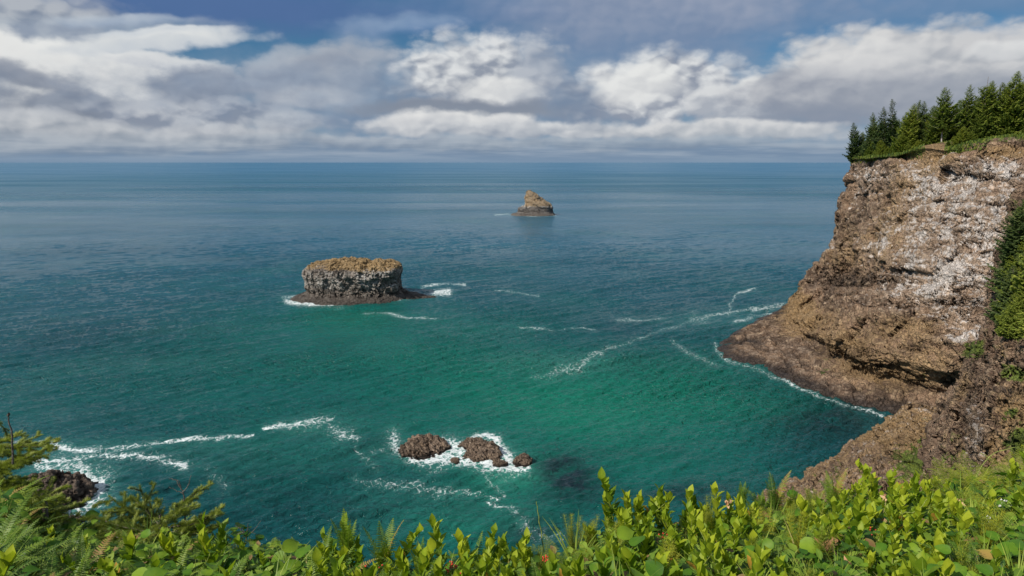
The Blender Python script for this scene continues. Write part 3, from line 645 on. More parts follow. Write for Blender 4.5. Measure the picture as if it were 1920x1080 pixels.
# ------------------------------------------------------------------ rocks standing in the sea
def ellipse(cx, cy, a, b, p=2.6, K=20, bumps=()):
    o = []
    for k in range(K):
        th = 2*math.pi*k/K; c, s = math.cos(th), math.sin(th)
        r = (abs(c)**p+abs(s)**p)**(-1/p)
        for (t0, w, amt) in bumps:
            d = (th-math.radians(t0)+math.pi) % (2*math.pi)-math.pi
            r += amt*math.exp(-(d/math.radians(w))**2)
        o.append((cx+a*r*c, cy+b*r*s))
    return o
def loft_rock(name, levels, nth, nr, layers, mat, masks, atten=None, label=None, group=None, crown=None):
    """levels: (z, outline) from below the water to the top; the last outline is closed to a point"""
    L = np.array([[(x, y, z) for x, y in o] for z, o in levels], float)
    c = L[-1].mean(0); c[2] += .02
    L = np.concatenate([L, (L[-1]*.5+c*.5)[None], np.repeat(c[None, None], L.shape[1], 1)*1.0], 0)
    G = cr(L, nr); G = cr(G.transpose(1, 0, 2), nth, True).transpose(1, 0, 2)
    G[-1] = G[-1].mean(0)
    if crown: G[..., 2] += crown(G)
    a = np.ones(G.shape[:2]) if atten is None else atten(G)
    a[-6:] *= np.linspace(1, 0, 6)[:, None]
    G = displace(G, layers, a, True)
    if crown is None: pass
    G[-1] = G[-1].mean(0)
    p = G.reshape(-1, 3); px, py = pix(p); nz = -gnormals(G, True).reshape(-1, 3)[:, 2]
    o = mesh_np(name, p, gridfaces(nr, nth, True), mat, {k: np.clip(v, 0, 1) for k, v in masks(p, px, py).items()})
    tag(o, label, 'rock', group)
    return o
def stack_masks(zt):
    def f(p, px, py):
        l = fbm(p, 7, 4, .6, 90); l2 = fbm(p, 2, 3, .6, 91); z = p[:, 2]
        return dict(ochre=sstep(z+l*3, zt-1.8, zt+1.2)*1.0, guano=(.55+.5*l)*sstep(z, 4, 7)*(1-sstep(z+l2, zt-1.5, zt+1)), green=0*z, wet_dark=(1-sstep(z+l2*1.6+l*1.2, 1.5, 4.6))*.72)
    return f
cx, cy = -70.5, 303.0
E = ellipse
def pillar_top(G):
    x, y = G[..., 0]-cx, G[..., 1]-cy; w = sstep(G[..., 2], 8, 13)
    r2 = (x/21)**2+(y/13)**2
    return w*(-1.2+1.9*np.exp(-((x+5)/13)**2-((y-2)/10)**2)+1.3*np.exp(-((x-13)/6)**2-((y-2)/8)**2)-.8*np.exp(-((x-7)/2.2)**2))
PR = [(-5, E(cx-1, cy-1, 29, 19, 2.4)), (-.8, E(cx-1.5, cy-1, 25.5, 16.5, 2.4, bumps=((2, 15, .50), (196, 20, .08)))), (.9, E(cx-1.5, cy-1, 24.2, 15.6, 2.4, bumps=((2, 13, .46), (196, 20, .08)))),
      (2.2, E(cx-.8, cy, 22.2, 14, 2.6, bumps=((2, 11, .18),))), (3.8, E(cx-.2, cy+.4, 20.6, 13.0, 3.2)), (6, E(cx-.6, cy+.3, 20.7, 13.1, 3.5)), (9.5, E(cx-.8, cy, 21.0, 13.4, 3.2)),
      (12.2, E(cx-.8, cy, 21.2, 13.8, 3.6)), (14.6, E(cx-.6, cy+.2, 20.6, 13.3, 3.4)), (15.8, E(cx-.5, cy+.6, 18.4, 11.8, 3.0)), (16.3, E(cx, cy+1, 12, 7.5, 2.5))]
loft_rock('sea_stack', PR, 900, 420, [('fbm', 11, .8, 92), ('column', 2.2, .7, 93), ('facet', 4, .8, 94), ('facet', 1.9, .55, 95), ('facet', .9, .3, 97), ('fbm', .8, .10, 96)], MAT_STACK, stack_masks(14.0),
    lambda G: .35+.65*sstep(G[..., 2], 1.5, 4), 'broad flat-topped sea rock with ochre crown and grey sides above a low ledge', crown=pillar_top)
k = 785/F
def lv(z, xl, xr, d, y=0, p=2.3): return (z, E((P((xl+xr)/2, 403, 0)[0]), 790+y, (xr-xl)/2*k, d, p))
PY = [lv(-5, 952, 1046, 24), lv(-.8, 957, 1042, 20), lv(1.0, 960, 1040, 19), lv(2.2, 966, 1038, 16), lv(3.4, 970, 1037.5, 14), lv(8, 972, 1036.5, 12.5), lv(9.6, 981, 1035.5, 12), lv(12.5, 985, 1031, 11.5),
      lv(17, 984, 1021, 10, 1), lv(21, 984.5, 1013, 8.5, 2), lv(24.5, 985, 1005, 6.5, 2), lv(27, 987, 999, 4, 2), lv(28.6, 989.5, 995, 2, 2)]
loft_rock('sea_stack', PY, 420, 260, [('fbm', 12, .7, 102), ('facet', 7, 1.0, 103), ('facet', 3.4, .8, 104), ('facet', 1.7, .4, 105)], MAT_STACK,
    lambda p, px, py: dict(ochre=sstep(p[:, 2]+fbm(p, 6, 3, .6, 106)*2, 8, 11)*.55, guano=(.5+.5*fbm(p, 6, 3, .6, 107))*(p[:, 2] < 11)*(p[:, 2] > 2.5), green=0*px, wet_dark=(1-sstep(p[:, 2]+fbm(p, 5, 3, .6, 108)*2.5, 9, 11))*.7*(p[:, 2] > 2.0)+.5*(p[:, 2] < 2)),
    lambda G: .3+.7*sstep(G[..., 2], 2, 5), 'distant fin-shaped rock with sharp tip and sloping right side, near the horizon')

def small_rock(px, py, wpx, wd, h, seed, label, group, ang=0, jag=1.0, humps=()):
    x0, y0, _ = P(px, py, h*.4); dep = y0*CP+(HC-h*.4)*SP; a = wpx/F*dep/2
    def crown(G):
        X = (G[..., 0]-x0)/a; Y = (G[..., 1]-y0)/wd; w = sstep(G[..., 2], 0, h*.6); s = 0
        for (ux, uy, r, amt) in humps: s = s+amt*np.exp(-((X-ux)/r)**2-((Y-uy)/r)**2)
        return w*s
    lev = [(-2.5, E(x0, y0, a*1.35, wd*1.4, 2.1)), (-.3, E(x0, y0, a*1.08, wd*1.1, 2.2, bumps=tuple(((seed*47+k*67) % 360, 14+k*3, (.20, -.16, .14, -.12, .16)[k]) for k in range(5)))), (h*.3, E(x0, y0, a, wd, 2.3, bumps=tuple(((seed*47+k*67) % 360, 14+k*3, (.18, -.20, .12, -.16, .14)[k]) for k in range(5)))),
           (h*.62, E(x0, y0, a*.86, wd*.84, 2.3, bumps=tuple(((seed*47+k*67) % 360, 16, (.1, -.26, .12, -.2, .1)[k]) for k in range(5)))), (h*.86, E(x0, y0, a*.6, wd*.6, 2.2)), (h, E(x0, y0, a*.3, wd*.3, 2))]
    s = max(a, wd)
    loft_rock('reef_rock', lev, 300, 160, [('fbm', s*.7, s*.13*jag, seed), ('facet', s*.55, s*.10*jag, seed+2), ('fin', s*.20, s*.15*jag, seed+1), ('fin', s*.085, s*.07*jag, seed+6), ('facet', s*.22, s*.07*jag, seed+3), ('facet', s*.10, s*.06*jag, seed+4)], MAT_REEF,
        lambda p, qx, qy: dict(ochre=.15+.3*fbm(p, 2, 3, .6, 5), guano=0*qx, green=0*qx, wet_dark=(1-sstep(p[:, 2]+fbm(p, 1.2, 3, .6, 4)*.4, .15, .55))*(.95 if px > 300 else 1)+(.5 if px < 300 else 0)), None, label, group, crown if humps else None)
RG = 'low rocks awash in the middle of the bay'
small_rock(793, 836, 78, 4.6, 1.25, 201, 'largest low brown rock awash in foam, leftmost of the mid-bay group', RG, humps=((-.3, .3, .4, .5), (.4, -.2, .3, .3)))
small_rock(890, 831, 46, 2.4, .9, 211, 'small flat brown rock right behind the craggy rock in the mid-bay foam', RG)
small_rock(908, 846, 62, 4.0, 1.5, 221, 'craggy brown rock in white foam, middle of the mid-bay group', RG, humps=((.35, .3, .35, .6),))
small_rock(981, 862, 29, 2.0, 1.3, 231, 'small dark lone rock, rightmost of the mid-bay group', RG)
small_rock(853, 863, 18, 1.1, .6, 241, 'tiny brown rock tip in foam between the two larger mid-bay rocks', RG)
small_rock(936, 868, 26, 1.3, .6, 245, 'small brown rock tip below the craggy mid-bay rock', RG)
small_rock(765, 848, 24, 1.4, .6, 247, 'low dark ledge in foam at the left foot of the largest mid-bay rock', RG)
LG = 'shore rocks at lower left'
small_rock(74, 936, 138, 8.0, 3.2, 251, 'large dark wetted shore rock behind the spruce twigs at lower left', LG, jag=.9, humps=((.1, .35, .5, .8), (-.5, .2, .5, 1.0)))
small_rock(156, 928, 28, 1.7, 1.0, 261, 'small round dark rock in foam just right of the big lower left shore rock', LG)
small_rock(110, 985, 60, 3.0, 1.6, 271, 'low dark rock below the big lower left shore rock, half hidden by ferns', LG)
# ------------------------------------------------------------------ plants: helpers
class MB:
    def __init__(s): s.V = []; s.Q = []; s.T = []; s.t = []; s.n = 0
    def add(s, V, Q=(), T=(), tint=0.5):
        V = np.asarray(V, float); s.V.append(V)
        if len(Q): s.Q.append(np.asarray(Q, int)+s.n)
        if len(T): s.T.append(np.asarray(T, int)+s.n)
        s.t.append(np.full(len(V), tint) if np.isscalar(tint) else np.asarray(tint)); s.n += len(V)
    def build(s, name, mat, parent=None, smooth=True):
        Q = np.concatenate(s.Q) if s.Q else np.zeros((0, 4), int); T = np.concatenate(s.T) if s.T else None
        return mesh_np(name, np.concatenate(s.V), Q, mat, dict(tint=np.concatenate(s.t)), smooth, parent, T)
def frame(d, up=(0, 0, 1)):
    d = np.asarray(d, float); d = d/np.linalg.norm(d); u = np.asarray(up, float)
    x = np.cross(d, u); l = np.linalg.norm(x)
    x = np.array([1.0, 0, 0]) if l < 1e-4 else x/l
    return x, d, np.cross(x, d)
def tube(mb, pts, r0, r1, n=5, tint=.5):
    pts = np.asarray(pts, float); k = len(pts); R = np.linspace(r0, r1, k) if np.isscalar(r0) else r0
    V = []
    for i in range(k):
        d = pts[min(i+1, k-1)]-pts[max(i-1, 0)]; x, _, z = frame(d, (0.13, 0.21, 1))
        th = np.arange(n)*2*math.pi/n
        V.append(pts[i]+R[i]*(np.cos(th)[:, None]*x+np.sin(th)[:, None]*z))
    V = np.concatenate(V); mb.add(V, gridfaces(k, n, True), tint=tint)
LEAFQ = gridfaces(7, 3)
def leaf(mb, pos, d, nrm, L, w, tint, curl=.25, fold=.25, kind='ovate', rng=random):
    """a blade starting at pos along d; nrm is roughly its upper side"""
    d = np.asarray(d, float); d /= np.linalg.norm(d); s = np.cross(d, nrm); s /= max(np.linalg.norm(s), 1e-6); n = np.cross(s, d)
    t = np.linspace(0, 1, 7)
    if kind == 'ovate': ww = np.array([.06, .62, .97, 1.0, .78, .40, .01])
    elif kind == 'round': ww = np.array([.35, .95, 1.12, 1.05, .85, .48, .02])
    else: ww = np.array([.5, .8, .95, .9, .7, .4, .02])
    ww = ww*w*.5; tw = rng.uniform(-.3, .3)
    c = np.asarray(pos)+L*(t[:, None]*d)-n*(curl*L*t**2)[:, None]+s*(tw*L*.25*t**2)[:, None]
    e = n*(fold*ww)[:, None]; wav = (np.sin(t*9+rng.uniform(0, 6))*.04*w)[:, None]*n
    V = np.stack([c-s*ww[:, None]+e+wav, c, c+s*ww[:, None]+e-wav], 1).reshape(-1, 3)
    tt = np.full((7, 3), tint); tt[:, 1] += .10
    mb.add(V, LEAFQ, tint=tt.ravel())

def leaf_material(name, dark, mid, light, trans=.35, rough=.42, spec=.4, dry=None):
    m, t = material(name)
    tn = t.attr('tint'); oi = t.n('ShaderNodeObjectInfo').outputs['Random']
    g = t.n('ShaderNodeNewGeometry')
    nz = t.noise(g.outputs['Position'], 30.0 if trans > .2 else 1.2, 3, .6)
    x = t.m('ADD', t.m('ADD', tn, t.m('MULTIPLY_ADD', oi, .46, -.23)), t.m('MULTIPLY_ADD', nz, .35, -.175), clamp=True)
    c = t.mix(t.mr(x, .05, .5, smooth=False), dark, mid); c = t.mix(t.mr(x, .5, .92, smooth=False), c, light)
    if trans > .3: c = t.mix(t.mr(t.noise(g.outputs['Position'], 55.0, 3, .6), .66, .74, 0, .55), c, (.16, .10, .03))
    if dry: c = t.mix(t.mr(tn, 1.2, 1.5), c, dry)
    def ex(o):
        tr = t.n('ShaderNodeBsdfTranslucent'); t.set(tr.inputs[0], t.v('MULTIPLY', c, (1.25, 1.35, .7)))
        mx = t.n('ShaderNodeMixShader'); mx.inputs[0].default_value = trans
        t.nt.links.new(o, mx.inputs[1]); t.nt.links.new(tr.outputs[0], mx.inputs[2]); return mx.outputs[0]
    finish(t, c, rough, spec, None, ex); return m
def plain_material(name, a, b, scale, rough=.8, spec=.3, bmp=.004):
    m, t = material(name); p = t.n('ShaderNodeNewGeometry').outputs['Position']; n = t.noise(p, scale, 6, .65)
    finish(t, t.mix(t.mr(n, .35, .65), a, b), rough, spec, bump(t, n, bmp)); return m
M_CONIF = leaf_material('conifer_needles', (.070, .115, .026), (.22, .28, .050), (.42, .44, .08), .34, .7, .2)
M_CONIFD = leaf_material('dark_conifer_needles', (.050, .088, .034), (.125, .18, .062), (.22, .28, .09), .3, .7, .2)
M_BARK = plain_material('bark', (.10, .075, .06), (.26, .215, .18), 3.0)
M_PALEBARK = plain_material('pale_bark', (.34, .30, .27), (.55, .50, .46), 3.0)
M_SHOOT = leaf_material('shoot_leaf', (.045, .110, .010), (.180, .270, .016), (.38, .43, .03), .36, .5, .22, dry=(.50, .28, .05))
M_BROAD = leaf_material('broad_leaf', (.018, .075, .008), (.085, .190, .014), (.22, .33, .025), .32, .5, .22, dry=(.45, .30, .08))
M_FERN = leaf_material('fern_leaf', (.035, .085, .010), (.120, .210, .018), (.28, .36, .03), .34, .5, .35, dry=(.34, .19, .07))
M_BRACK = leaf_material('bracken_leaf', (.090, .130, .012), (.240, .280, .020), (.44, .42, .035), .36, .5, .3, dry=(.34, .19, .07))
M_GRASS = leaf_material('grass_blade', (.060, .120, .015), (.190, .280, .030), (.38, .44, .08), .34, .5, .3, dry=(.45, .36, .16))
M_RIM = leaf_material('rim_brush', (.045, .080, .020), (.11, .16, .028), (.24, .27, .05), .3, .6, .2)
M_NEEDLE = leaf_material('spruce_needles', (.030, .060, .012), (.120, .170, .028), (.30, .34, .07), .25, .5, .3, dry=(.40, .20, .06))
M_UNDER = leaf_material('undergrowth_leaf', (.025, .070, .010), (.085, .170, .018), (.21, .30, .035), .25, .5, .3, dry=(.22, .13, .06))
M_STEM = plain_material('green_stem', (.12, .16, .03), (.30, .34, .08), 60, .6, .3, .0005)
M_TWIG = plain_material('dead_twig', (.045, .035, .03), (.20, .17, .15), 80, .85, .2, .001)
M_BERRY = plain_material('berry', (.42, .015, .012), (.60, .07, .02), 90, .3, .5, .0003)
M_WITHER = leaf_material('withered_leaf', (.25, .12, .05), (.55, .30, .16), (.75, .48, .30), .3, .7, .2)
M_PETAL = plain_material('petal', (.78, .76, .70), (.9, .9, .86), 90, .6, .3, .0003)
M_SOIL = plain_material('soil', (.035, .026, .018), (.10, .075, .05), 5.0, .95, .1, .05)

def empty(name, loc=(0, 0, 0), rz=0.0, scale=1.0):
    o = bpy.data.objects.new(name, None); COL.objects.link(o); o.location = loc; o.rotation_euler = (0, 0, rz); o.scale = (scale,)*3
    o.empty_display_size = .1; return o
KIDS = {}
def kids(o):
    if o.name not in KIDS: KIDS[o.name] = [c for c in COL.objects if c.parent == o]
    return KIDS[o.name]
class Proto:
    """first use places the original itself, later uses copy it with its parts"""
    def __init__(s, root, parts): s.root, s.parts, s.used = root, parts, False
    def place(s, loc, rz, scale, label, cat, group=None, tilt=(0, 0)):
        if not s.used: r = s.root; s.used = True
        else:
            r = s.root.copy(); COL.objects.link(r)
            for k in ('label', 'category', 'group'):
                if k in r: del r[k]
            for c in s.parts:
                d = c.copy(); COL.objects.link(d); d.parent = r
        r.location = loc; r.rotation_euler = (tilt[0], tilt[1], rz); r.scale = scale if isinstance(scale, tuple) else (scale,)*3
        tag(r, label, cat, group); return r
def drop_unused(protos):
    for p in protos:
        if not p.used:
            for c in p.parts: bpy.data.objects.remove(c)
            bpy.data.objects.remove(p.root)

# ------------------------------------------------------------------ conifers
def conifer(seed, Hh=16.0, spread=.24, bare=.08, dens=1.0, mat=M_CONIF, bark=M_BARK, ragged=.35, snag=0.0, spray=1.0):
    rng = random.Random(seed); tr, cw = MB(), MB()
    lean = (rng.uniform(-.02, .02), rng.uniform(-.02, .02))
    def axis(h): return np.array([lean[0]*h*h/Hh+.06*math.sin(h*.7+seed), lean[1]*h*h/Hh, h])
    tube(tr, [axis(h) for h in np.linspace(-1.2, Hh*(1-.01), 12)], Hh*.014, Hh*.0022, 7)
    z = Hh*bare; side = rng.uniform(0, 6.28)
    while z < Hh*(.995-snag):
        u = (z/Hh-bare)/(1-bare)
        prof = (1-u)**.72*(.55+.45*min(1, u*6+.35))
        nb = max(4, int((6.5-2*u)*dens)); a0 = rng.uniform(0, 6.28)
        wz = rng.uniform(1-ragged*.5, 1+ragged*.4)
        for b in range(nb):
            a = a0+b*6.283/nb+rng.uniform(-.35, .35)
            L = Hh*spread*prof*wz*rng.uniform(1-ragged, 1+ragged*.5)*(1+.15*math.cos(a-side))+.12
            rise = .50*u-.12+rng.uniform(-.08, .12)
            d = np.array([math.cos(a), math.sin(a), 0]); st = axis(z)
            def at(q): return st+d*L*q+np.array([0, 0, L*(rise*q+.22*q*q-.10*math.sin(q*3.1))])
            tube(tr, [at(0), at(.45), at(.9)], .035*(1-u)+.012, .008, 3)
            ns = max(3, int(L*4.6/spray*dens)+1)
            for i in range(ns):
                q = .12+.88*(i+rng.random())/ns; c = at(q); wd = (1-q*.75)*L*.34+.14
                for s in (-1, 1):
                    ang = a+s*rng.uniform(.45, 1.1); l = wd*rng.uniform(.7, 1.3)*1.15
                    e = np.array([math.cos(ang), math.sin(ang), rng.uniform(-.38, .12)])*l
                    x = np.cross(e, (0, 0, 1)); x = x/max(np.linalg.norm(x), 1e-6)*l*rng.uniform(.22, .34)
                    n = np.array([0, 0, -l*rng.uniform(.15, .45)])
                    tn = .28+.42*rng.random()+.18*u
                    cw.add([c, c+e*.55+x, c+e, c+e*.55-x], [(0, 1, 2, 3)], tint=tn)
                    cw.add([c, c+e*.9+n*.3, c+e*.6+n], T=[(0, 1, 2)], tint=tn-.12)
        z += Hh*(.019+.013*(1-u))*rng.uniform(.8, 1.25)/max(.7, dens)**.5
    for i in range(5):
        e = axis(Hh*(1-snag)); 
    e = axis(Hh)-axis(Hh*.9)
    if not snag:
        b = axis(Hh*.94); cw.add([b+(-.12, 0, 0), b+(.12, 0, 0), axis(Hh)+(0, 0, .15)], T=[(0, 1, 2)], tint=.6); cw.add([b+(0, -.12, 0), b+(0, .12, 0), axis(Hh)+(0, 0, .15)], T=[(0, 1, 2)], tint=.6)
    root = empty('conifer')
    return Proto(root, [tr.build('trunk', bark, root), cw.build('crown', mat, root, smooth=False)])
HB = 16.0
CT = dict(
    tall=conifer(1, spread=.27, bare=.06, dens=1.1), tall2=conifer(2, spread=.24, bare=.10, ragged=.5), thin=conifer(3, spread=.18, bare=.14, ragged=.55, dens=.9, mat=M_CONIFD),
    dark=conifer(4, spread=.27, bare=.03, mat=M_CONIFD, ragged=.4), dark2=conifer(5, spread=.23, bare=.05, mat=M_CONIFD, ragged=.5),
    open=conifer(6, spread=.29, bare=.28, ragged=.4, bark=M_PALEBARK), bushy=conifer(7, spread=.40, bare=.0, ragged=.25, dens=1.15), bushy2=conifer(8, spread=.46, bare=.0, ragged=.3, dens=1.1),
    snag=conifer(9, spread=.27, bare=.10, ragged=.55, snag=.16))
hv = HEAD.reshape(-1, 3); hr = HROW.ravel(); top = hr > 6.95; TV = hv[top][::3]
def ground_at(x, y):
    k = np.argmin((TV[:, 0]-x)**2+(TV[:, 1]-y)**2); return TV[k]
def tree_at(kind, px, Y, py_tip, label, group, base=None):
    q = Q(px, 300, Y); g = ground_at(q[0], q[1]); zt = Q(px, py_tip, Y)[2]; h = zt-g[2]+.3
    s = h/HB; rz = RT.uniform(0, 6.28)
    CT[kind].place((q[0], q[1], g[2]-.3), rz, (s*1.0, s*1.0, s) if s > .55 else (s*1.15, s*1.15, s), label, 'tree', group, (RT.uniform(-.05, .05), RT.uniform(.0, .10)*(1.6 if px < 1680 else .6)))
RT = random.Random(44)
FG = 'conifers along the rim of the headland'
front = [('dark', 1604, 262, 229, 'dark spruce at the seaward tip of the headland rim, leftmost tree there'),
 ('thin', 1617, 262, 250, 'short thin dark conifer beside the leftmost tree on the headland rim'),
 ('dark2', 1633, 250, 210, 'second tall dark conifer from the seaward end of the headland rim'),
 ('dark2', 1660, 240, 199, 'narrow dark conifer, shorter twin left of the taller spire near the seaward end'),
 ('thin', 1674, 238, 184, 'slim tall dark conifer with bare gaps, highest near the seaward end'),
 ('bushy', 1652, 238, 262, 'rounded green young conifer at the rim below the slim dark spires'),
 ('tall', 1699, 228, 194, 'full green conifer between the slim dark spire and the pair of thin tips'),
 ('thin', 1709, 232, 187, 'thin pointed conifer tip, left one of a close pair'),
 ('thin', 1717, 234, 190, 'thin pointed conifer tip, right one of a close pair'),
 ('tall2', 1730, 232, 189, 'grey green conifer left of the tree with the pale trunk'),
 ('bushy2', 1690, 221, 249, 'broad bushy green conifer at the rim left of the sandy scar'),
 ('bushy', 1716, 215, 262, 'low bushy conifer touching the sandy scar on its left side'),
 ('open', 1762, 210, 163, 'tall conifer with a pale bare trunk above the sandy scar'),
 ('tall2', 1801, 209, 159, 'tall feathery conifer right of the pale trunked one'),
 ('bushy', 1800, 192, 236, 'full green conifer hanging over the rim right of the sandy scar'),
 ('bushy2', 1788, 194, 262, 'low bushy conifer at the foot of the full green one right of the scar'),
 ('snag', 1834, 205, 143, 'conifer with a dead bare spike for a top'),
 ('tall', 1846, 207, 151, 'conifer close behind the one with a dead bare top'),
 ('tall', 1867, 203, 154, 'dark pointed conifer right of the dead topped one'),
 ('tall', 1887, 200, 133, 'very tall green conifer near the right edge of the forest'),
 ('tall2', 1902, 204, 147, 'slender conifer between the two tallest at the right edge'),
 ('tall', 1914, 200, 133, 'tallest conifer at the right edge of the picture'),
 ('bushy2', 1917, 188, 232, 'dark bushy conifer standing alone on the grass at the right edge'),
 ('tall', 1745, 222, 205, 'green conifer directly left behind the pale trunk'),
 ('tall', 1780, 218, 196, 'green conifer directly right behind the pale trunk'),
 ('bushy', 1830, 204, 205, 'wide green conifer at the forest edge above the bright grass'),
 ('bushy', 1868, 204, 200, 'wide green conifer above the right end of the bright grass strip')]
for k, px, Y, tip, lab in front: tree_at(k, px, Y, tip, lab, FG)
def env(px): return float(np.interp(px, [1595, 1635, 1675, 1730, 1760, 1800, 1850, 1890, 1920, 2100], [240, 212, 194, 192, 172, 166, 158, 142, 140, 120]))
for i in range(46):
    px = 1618+i*(2060-1618)/46+RT.uniform(-4, 4); Yr = float(np.interp(px, [1600, 1700, 1800, 1900, 2060], [262, 228, 214, 206, 196]))
    tree_at(RT.choice(['tall', 'tall2', 'dark', 'dark2', 'tall', 'open']), px, Yr+RT.uniform(7, 34), env(px)+RT.uniform(10, 42), 'green conifer in the dense ranks behind the rim trees of the headland', 'conifers in the ranks behind the rim')
for i, px in enumerate(list(range(1608, 1732, 9))+[1776, 1812, 1905, 1925]):
    Yr = float(np.interp(px, [1600, 1700, 1800, 1900, 1960], [264, 214, 190, 181, 176]))
    tree_at(RT.choice(['bushy', 'bushy2']), px+RT.uniform(-3, 3), Yr+RT.uniform(.5, 3), RT.uniform(262, 280)-(px > 1780)*28, 'low bushy young conifer right on the edge of the headland rim', 'low conifers on the rim edge')
def rim_grass():
    rng = random.Random(8); mb = MB(); k = np.where((hr > 7.02) & (hr < 8.5))[0]; qx, qy = pix(hv[k]); k = k[(qx > 1590) & (qx < 1960)]; qx, qy = pix(hv[k])
    for j in rng.choices(list(range(len(k))), k=9000):
        if 1730 < qx[j] < 1772 and hr[k[j]] < 8.0: continue
        if 1850 < qx[j] < 1905 and hr[k[j]] < 7.6: continue
        c = hv[k[j]]+np.array([rng.uniform(-.3, .3), rng.uniform(-.3, .3), -.05]); h = rng.uniform(.25, .75); a = rng.uniform(0, 6.28); s = np.array([math.cos(a), math.sin(a), 0])*h*.32; l = np.array([rng.uniform(-.3, .3), rng.uniform(-.3, .3), 1])*h
        mb.add([c-s, c+s, c+l+s*.5, c+l*.85-s*.7], [(0, 1, 2, 3)], tint=rng.random())
    o = mb.build('rim_grass', M_RIM, smooth=False); tag(o, 'bright green grass and low brush along the top of the cliff', 'grass', kind='stuff')
for i in range(16):
    px = 1612+i*8.5+RT.uniform(-3, 3); Yr = float(np.interp(px, [1600, 1700, 1800], [262, 225, 208]))
    tree_at(RT.choice(['tall', 'dark', 'dark2', 'tall2', 'tall']), px, Yr+RT.uniform(2, 9), env(px)+RT.uniform(14, 44), 'green conifer packed close behind the seaward rim of the headland', 'conifers packed behind the seaward rim')
# conifers on the steep spur
sv = SPUR.reshape(-1, 3); spx, spy = pix(sv)
for k, px, pb, pt, lab in [('dark', 1908, 478, 372, 'top conifer on the steep spur at the right edge'), ('dark', 1896, 540, 432, 'conifer leaning out at the left of the spur grove, upper one'),
    ('dark2', 1918, 560, 430, 'narrow conifer at the picture edge in the middle of the spur grove'), ('dark', 1890, 600, 498, 'lowest left conifer of the spur grove'),
    ('bushy', 1908, 622, 540, 'bushy conifer at the lower end of the spur grove'), ('bushy', 1912, 515, 440, 'bushy conifer filling the middle of the spur grove'), ('bushy2', 1900, 578, 500, 'wide bushy conifer in the lower half of the spur grove'),
    ('tall', 1940, 560, 400, None), ('tall', 1960, 640, 470, None), ('tall', 1990, 480, 330, None)]:
    j = np.argmin((spx-px)**2+(spy-pb)**2+np.maximum(0, sv[:, 1]-97)**2*9); b = sv[j]; zt = Q(px, pt, b[1])[2]; s = (zt-b[2]+.5)/HB
    if k == 'dark' or k == 'dark2': s3 = (s*1.25, s*1.25, s)
    else: s3 = (s, s, s)
    CT[k].place((b[0], b[1], b[2]-.5), RT.uniform(0, 6.28), s3, lab or 'conifer on the steep spur cut by the right edge of the picture', 'tree', 'conifers of the grove on the spur')
drop_unused(CT.values())

rim_grass()
# ------------------------------------------------------------------ the slope at the viewer's feet
TOPL = [(-400, 900), (0, 890), (60, 950), (130, 968), (300, 972), (400, 995), (450, 1005), (520, 998), (600, 1022), (700, 1040), (780, 1038), (860, 1030), (960, 1022), (1040, 1018), (1090, 1000), (1140, 972), (1200, 955), (1300, 962), (1360, 955), (1430, 935), (1520, 928), (1600, 908), (1700, 905), (1780, 905), (1850, 875), (1920, 868), (2400, 800)]
def topline(px): return np.interp(px, [a for a, b in TOPL], [b for a, b in TOPL])
def brink(px): return np.interp(px, [-300, 0, 400, 700, 1100, 1500, 1920, 2300], [6.0, 5.6, 4.8, 4.3, 4.6, 5.4, 6.2, 6.6])
def gz(x, y):
    x, y = np.asarray(x, float), np.asarray(y, float); yy = np.maximum(y, .8)
    px = np.clip(960+F*x/(yy*CP+2.4*SP), -500, 2500); yb = brink(px); T = topline(px)
    dy = (540-T)/F; zb = HC+(-SP+dy*CP)/(CP+dy*SP)*yb-.26
    near = 58.42; u = np.clip((y-1.2)/(yb-1.2), 0, None)
    z = near+(zb-near)*np.minimum(u, 1)
    over = np.maximum(y-yb, 0); z = z-over*.9-over*over*.035*0-np.maximum(over-1.2, 0)*.75
    return np.where(y < 1.2, near+.0*y, np.maximum(z, -3.0))
def build_slope():
    xs = np.concatenate([np.linspace(-60, -9, 60, endpoint=False), np.linspace(-9, 9, 240), np.linspace(9, 60, 60)[1:]])
    ys = np.concatenate([np.linspace(-12, .8, 20, endpoint=False), np.linspace(.8, 8, 170), np.geomspace(8.1, 60, 90)])
    Y, X = np.meshgrid(ys, xs, indexing='ij'); Z = gz(X, Y)
    p = np.stack([X, Y, Z], -1).reshape(-1, 3); p[:, 2] += fbm(p, .9, 4, .5, 120)*.05+fbm(p, 6, 4, .5, 121)*np.clip((p[:, 1]-7)/10, 0, 1)*1.5
    o = mesh_np('ground', p, gridfaces(len(ys), len(xs)), M_SOIL, dict(tint=np.zeros(len(p))))
    tag(o, 'dark soil slope under the foreground plants', 'ground', kind='structure')
build_slope()

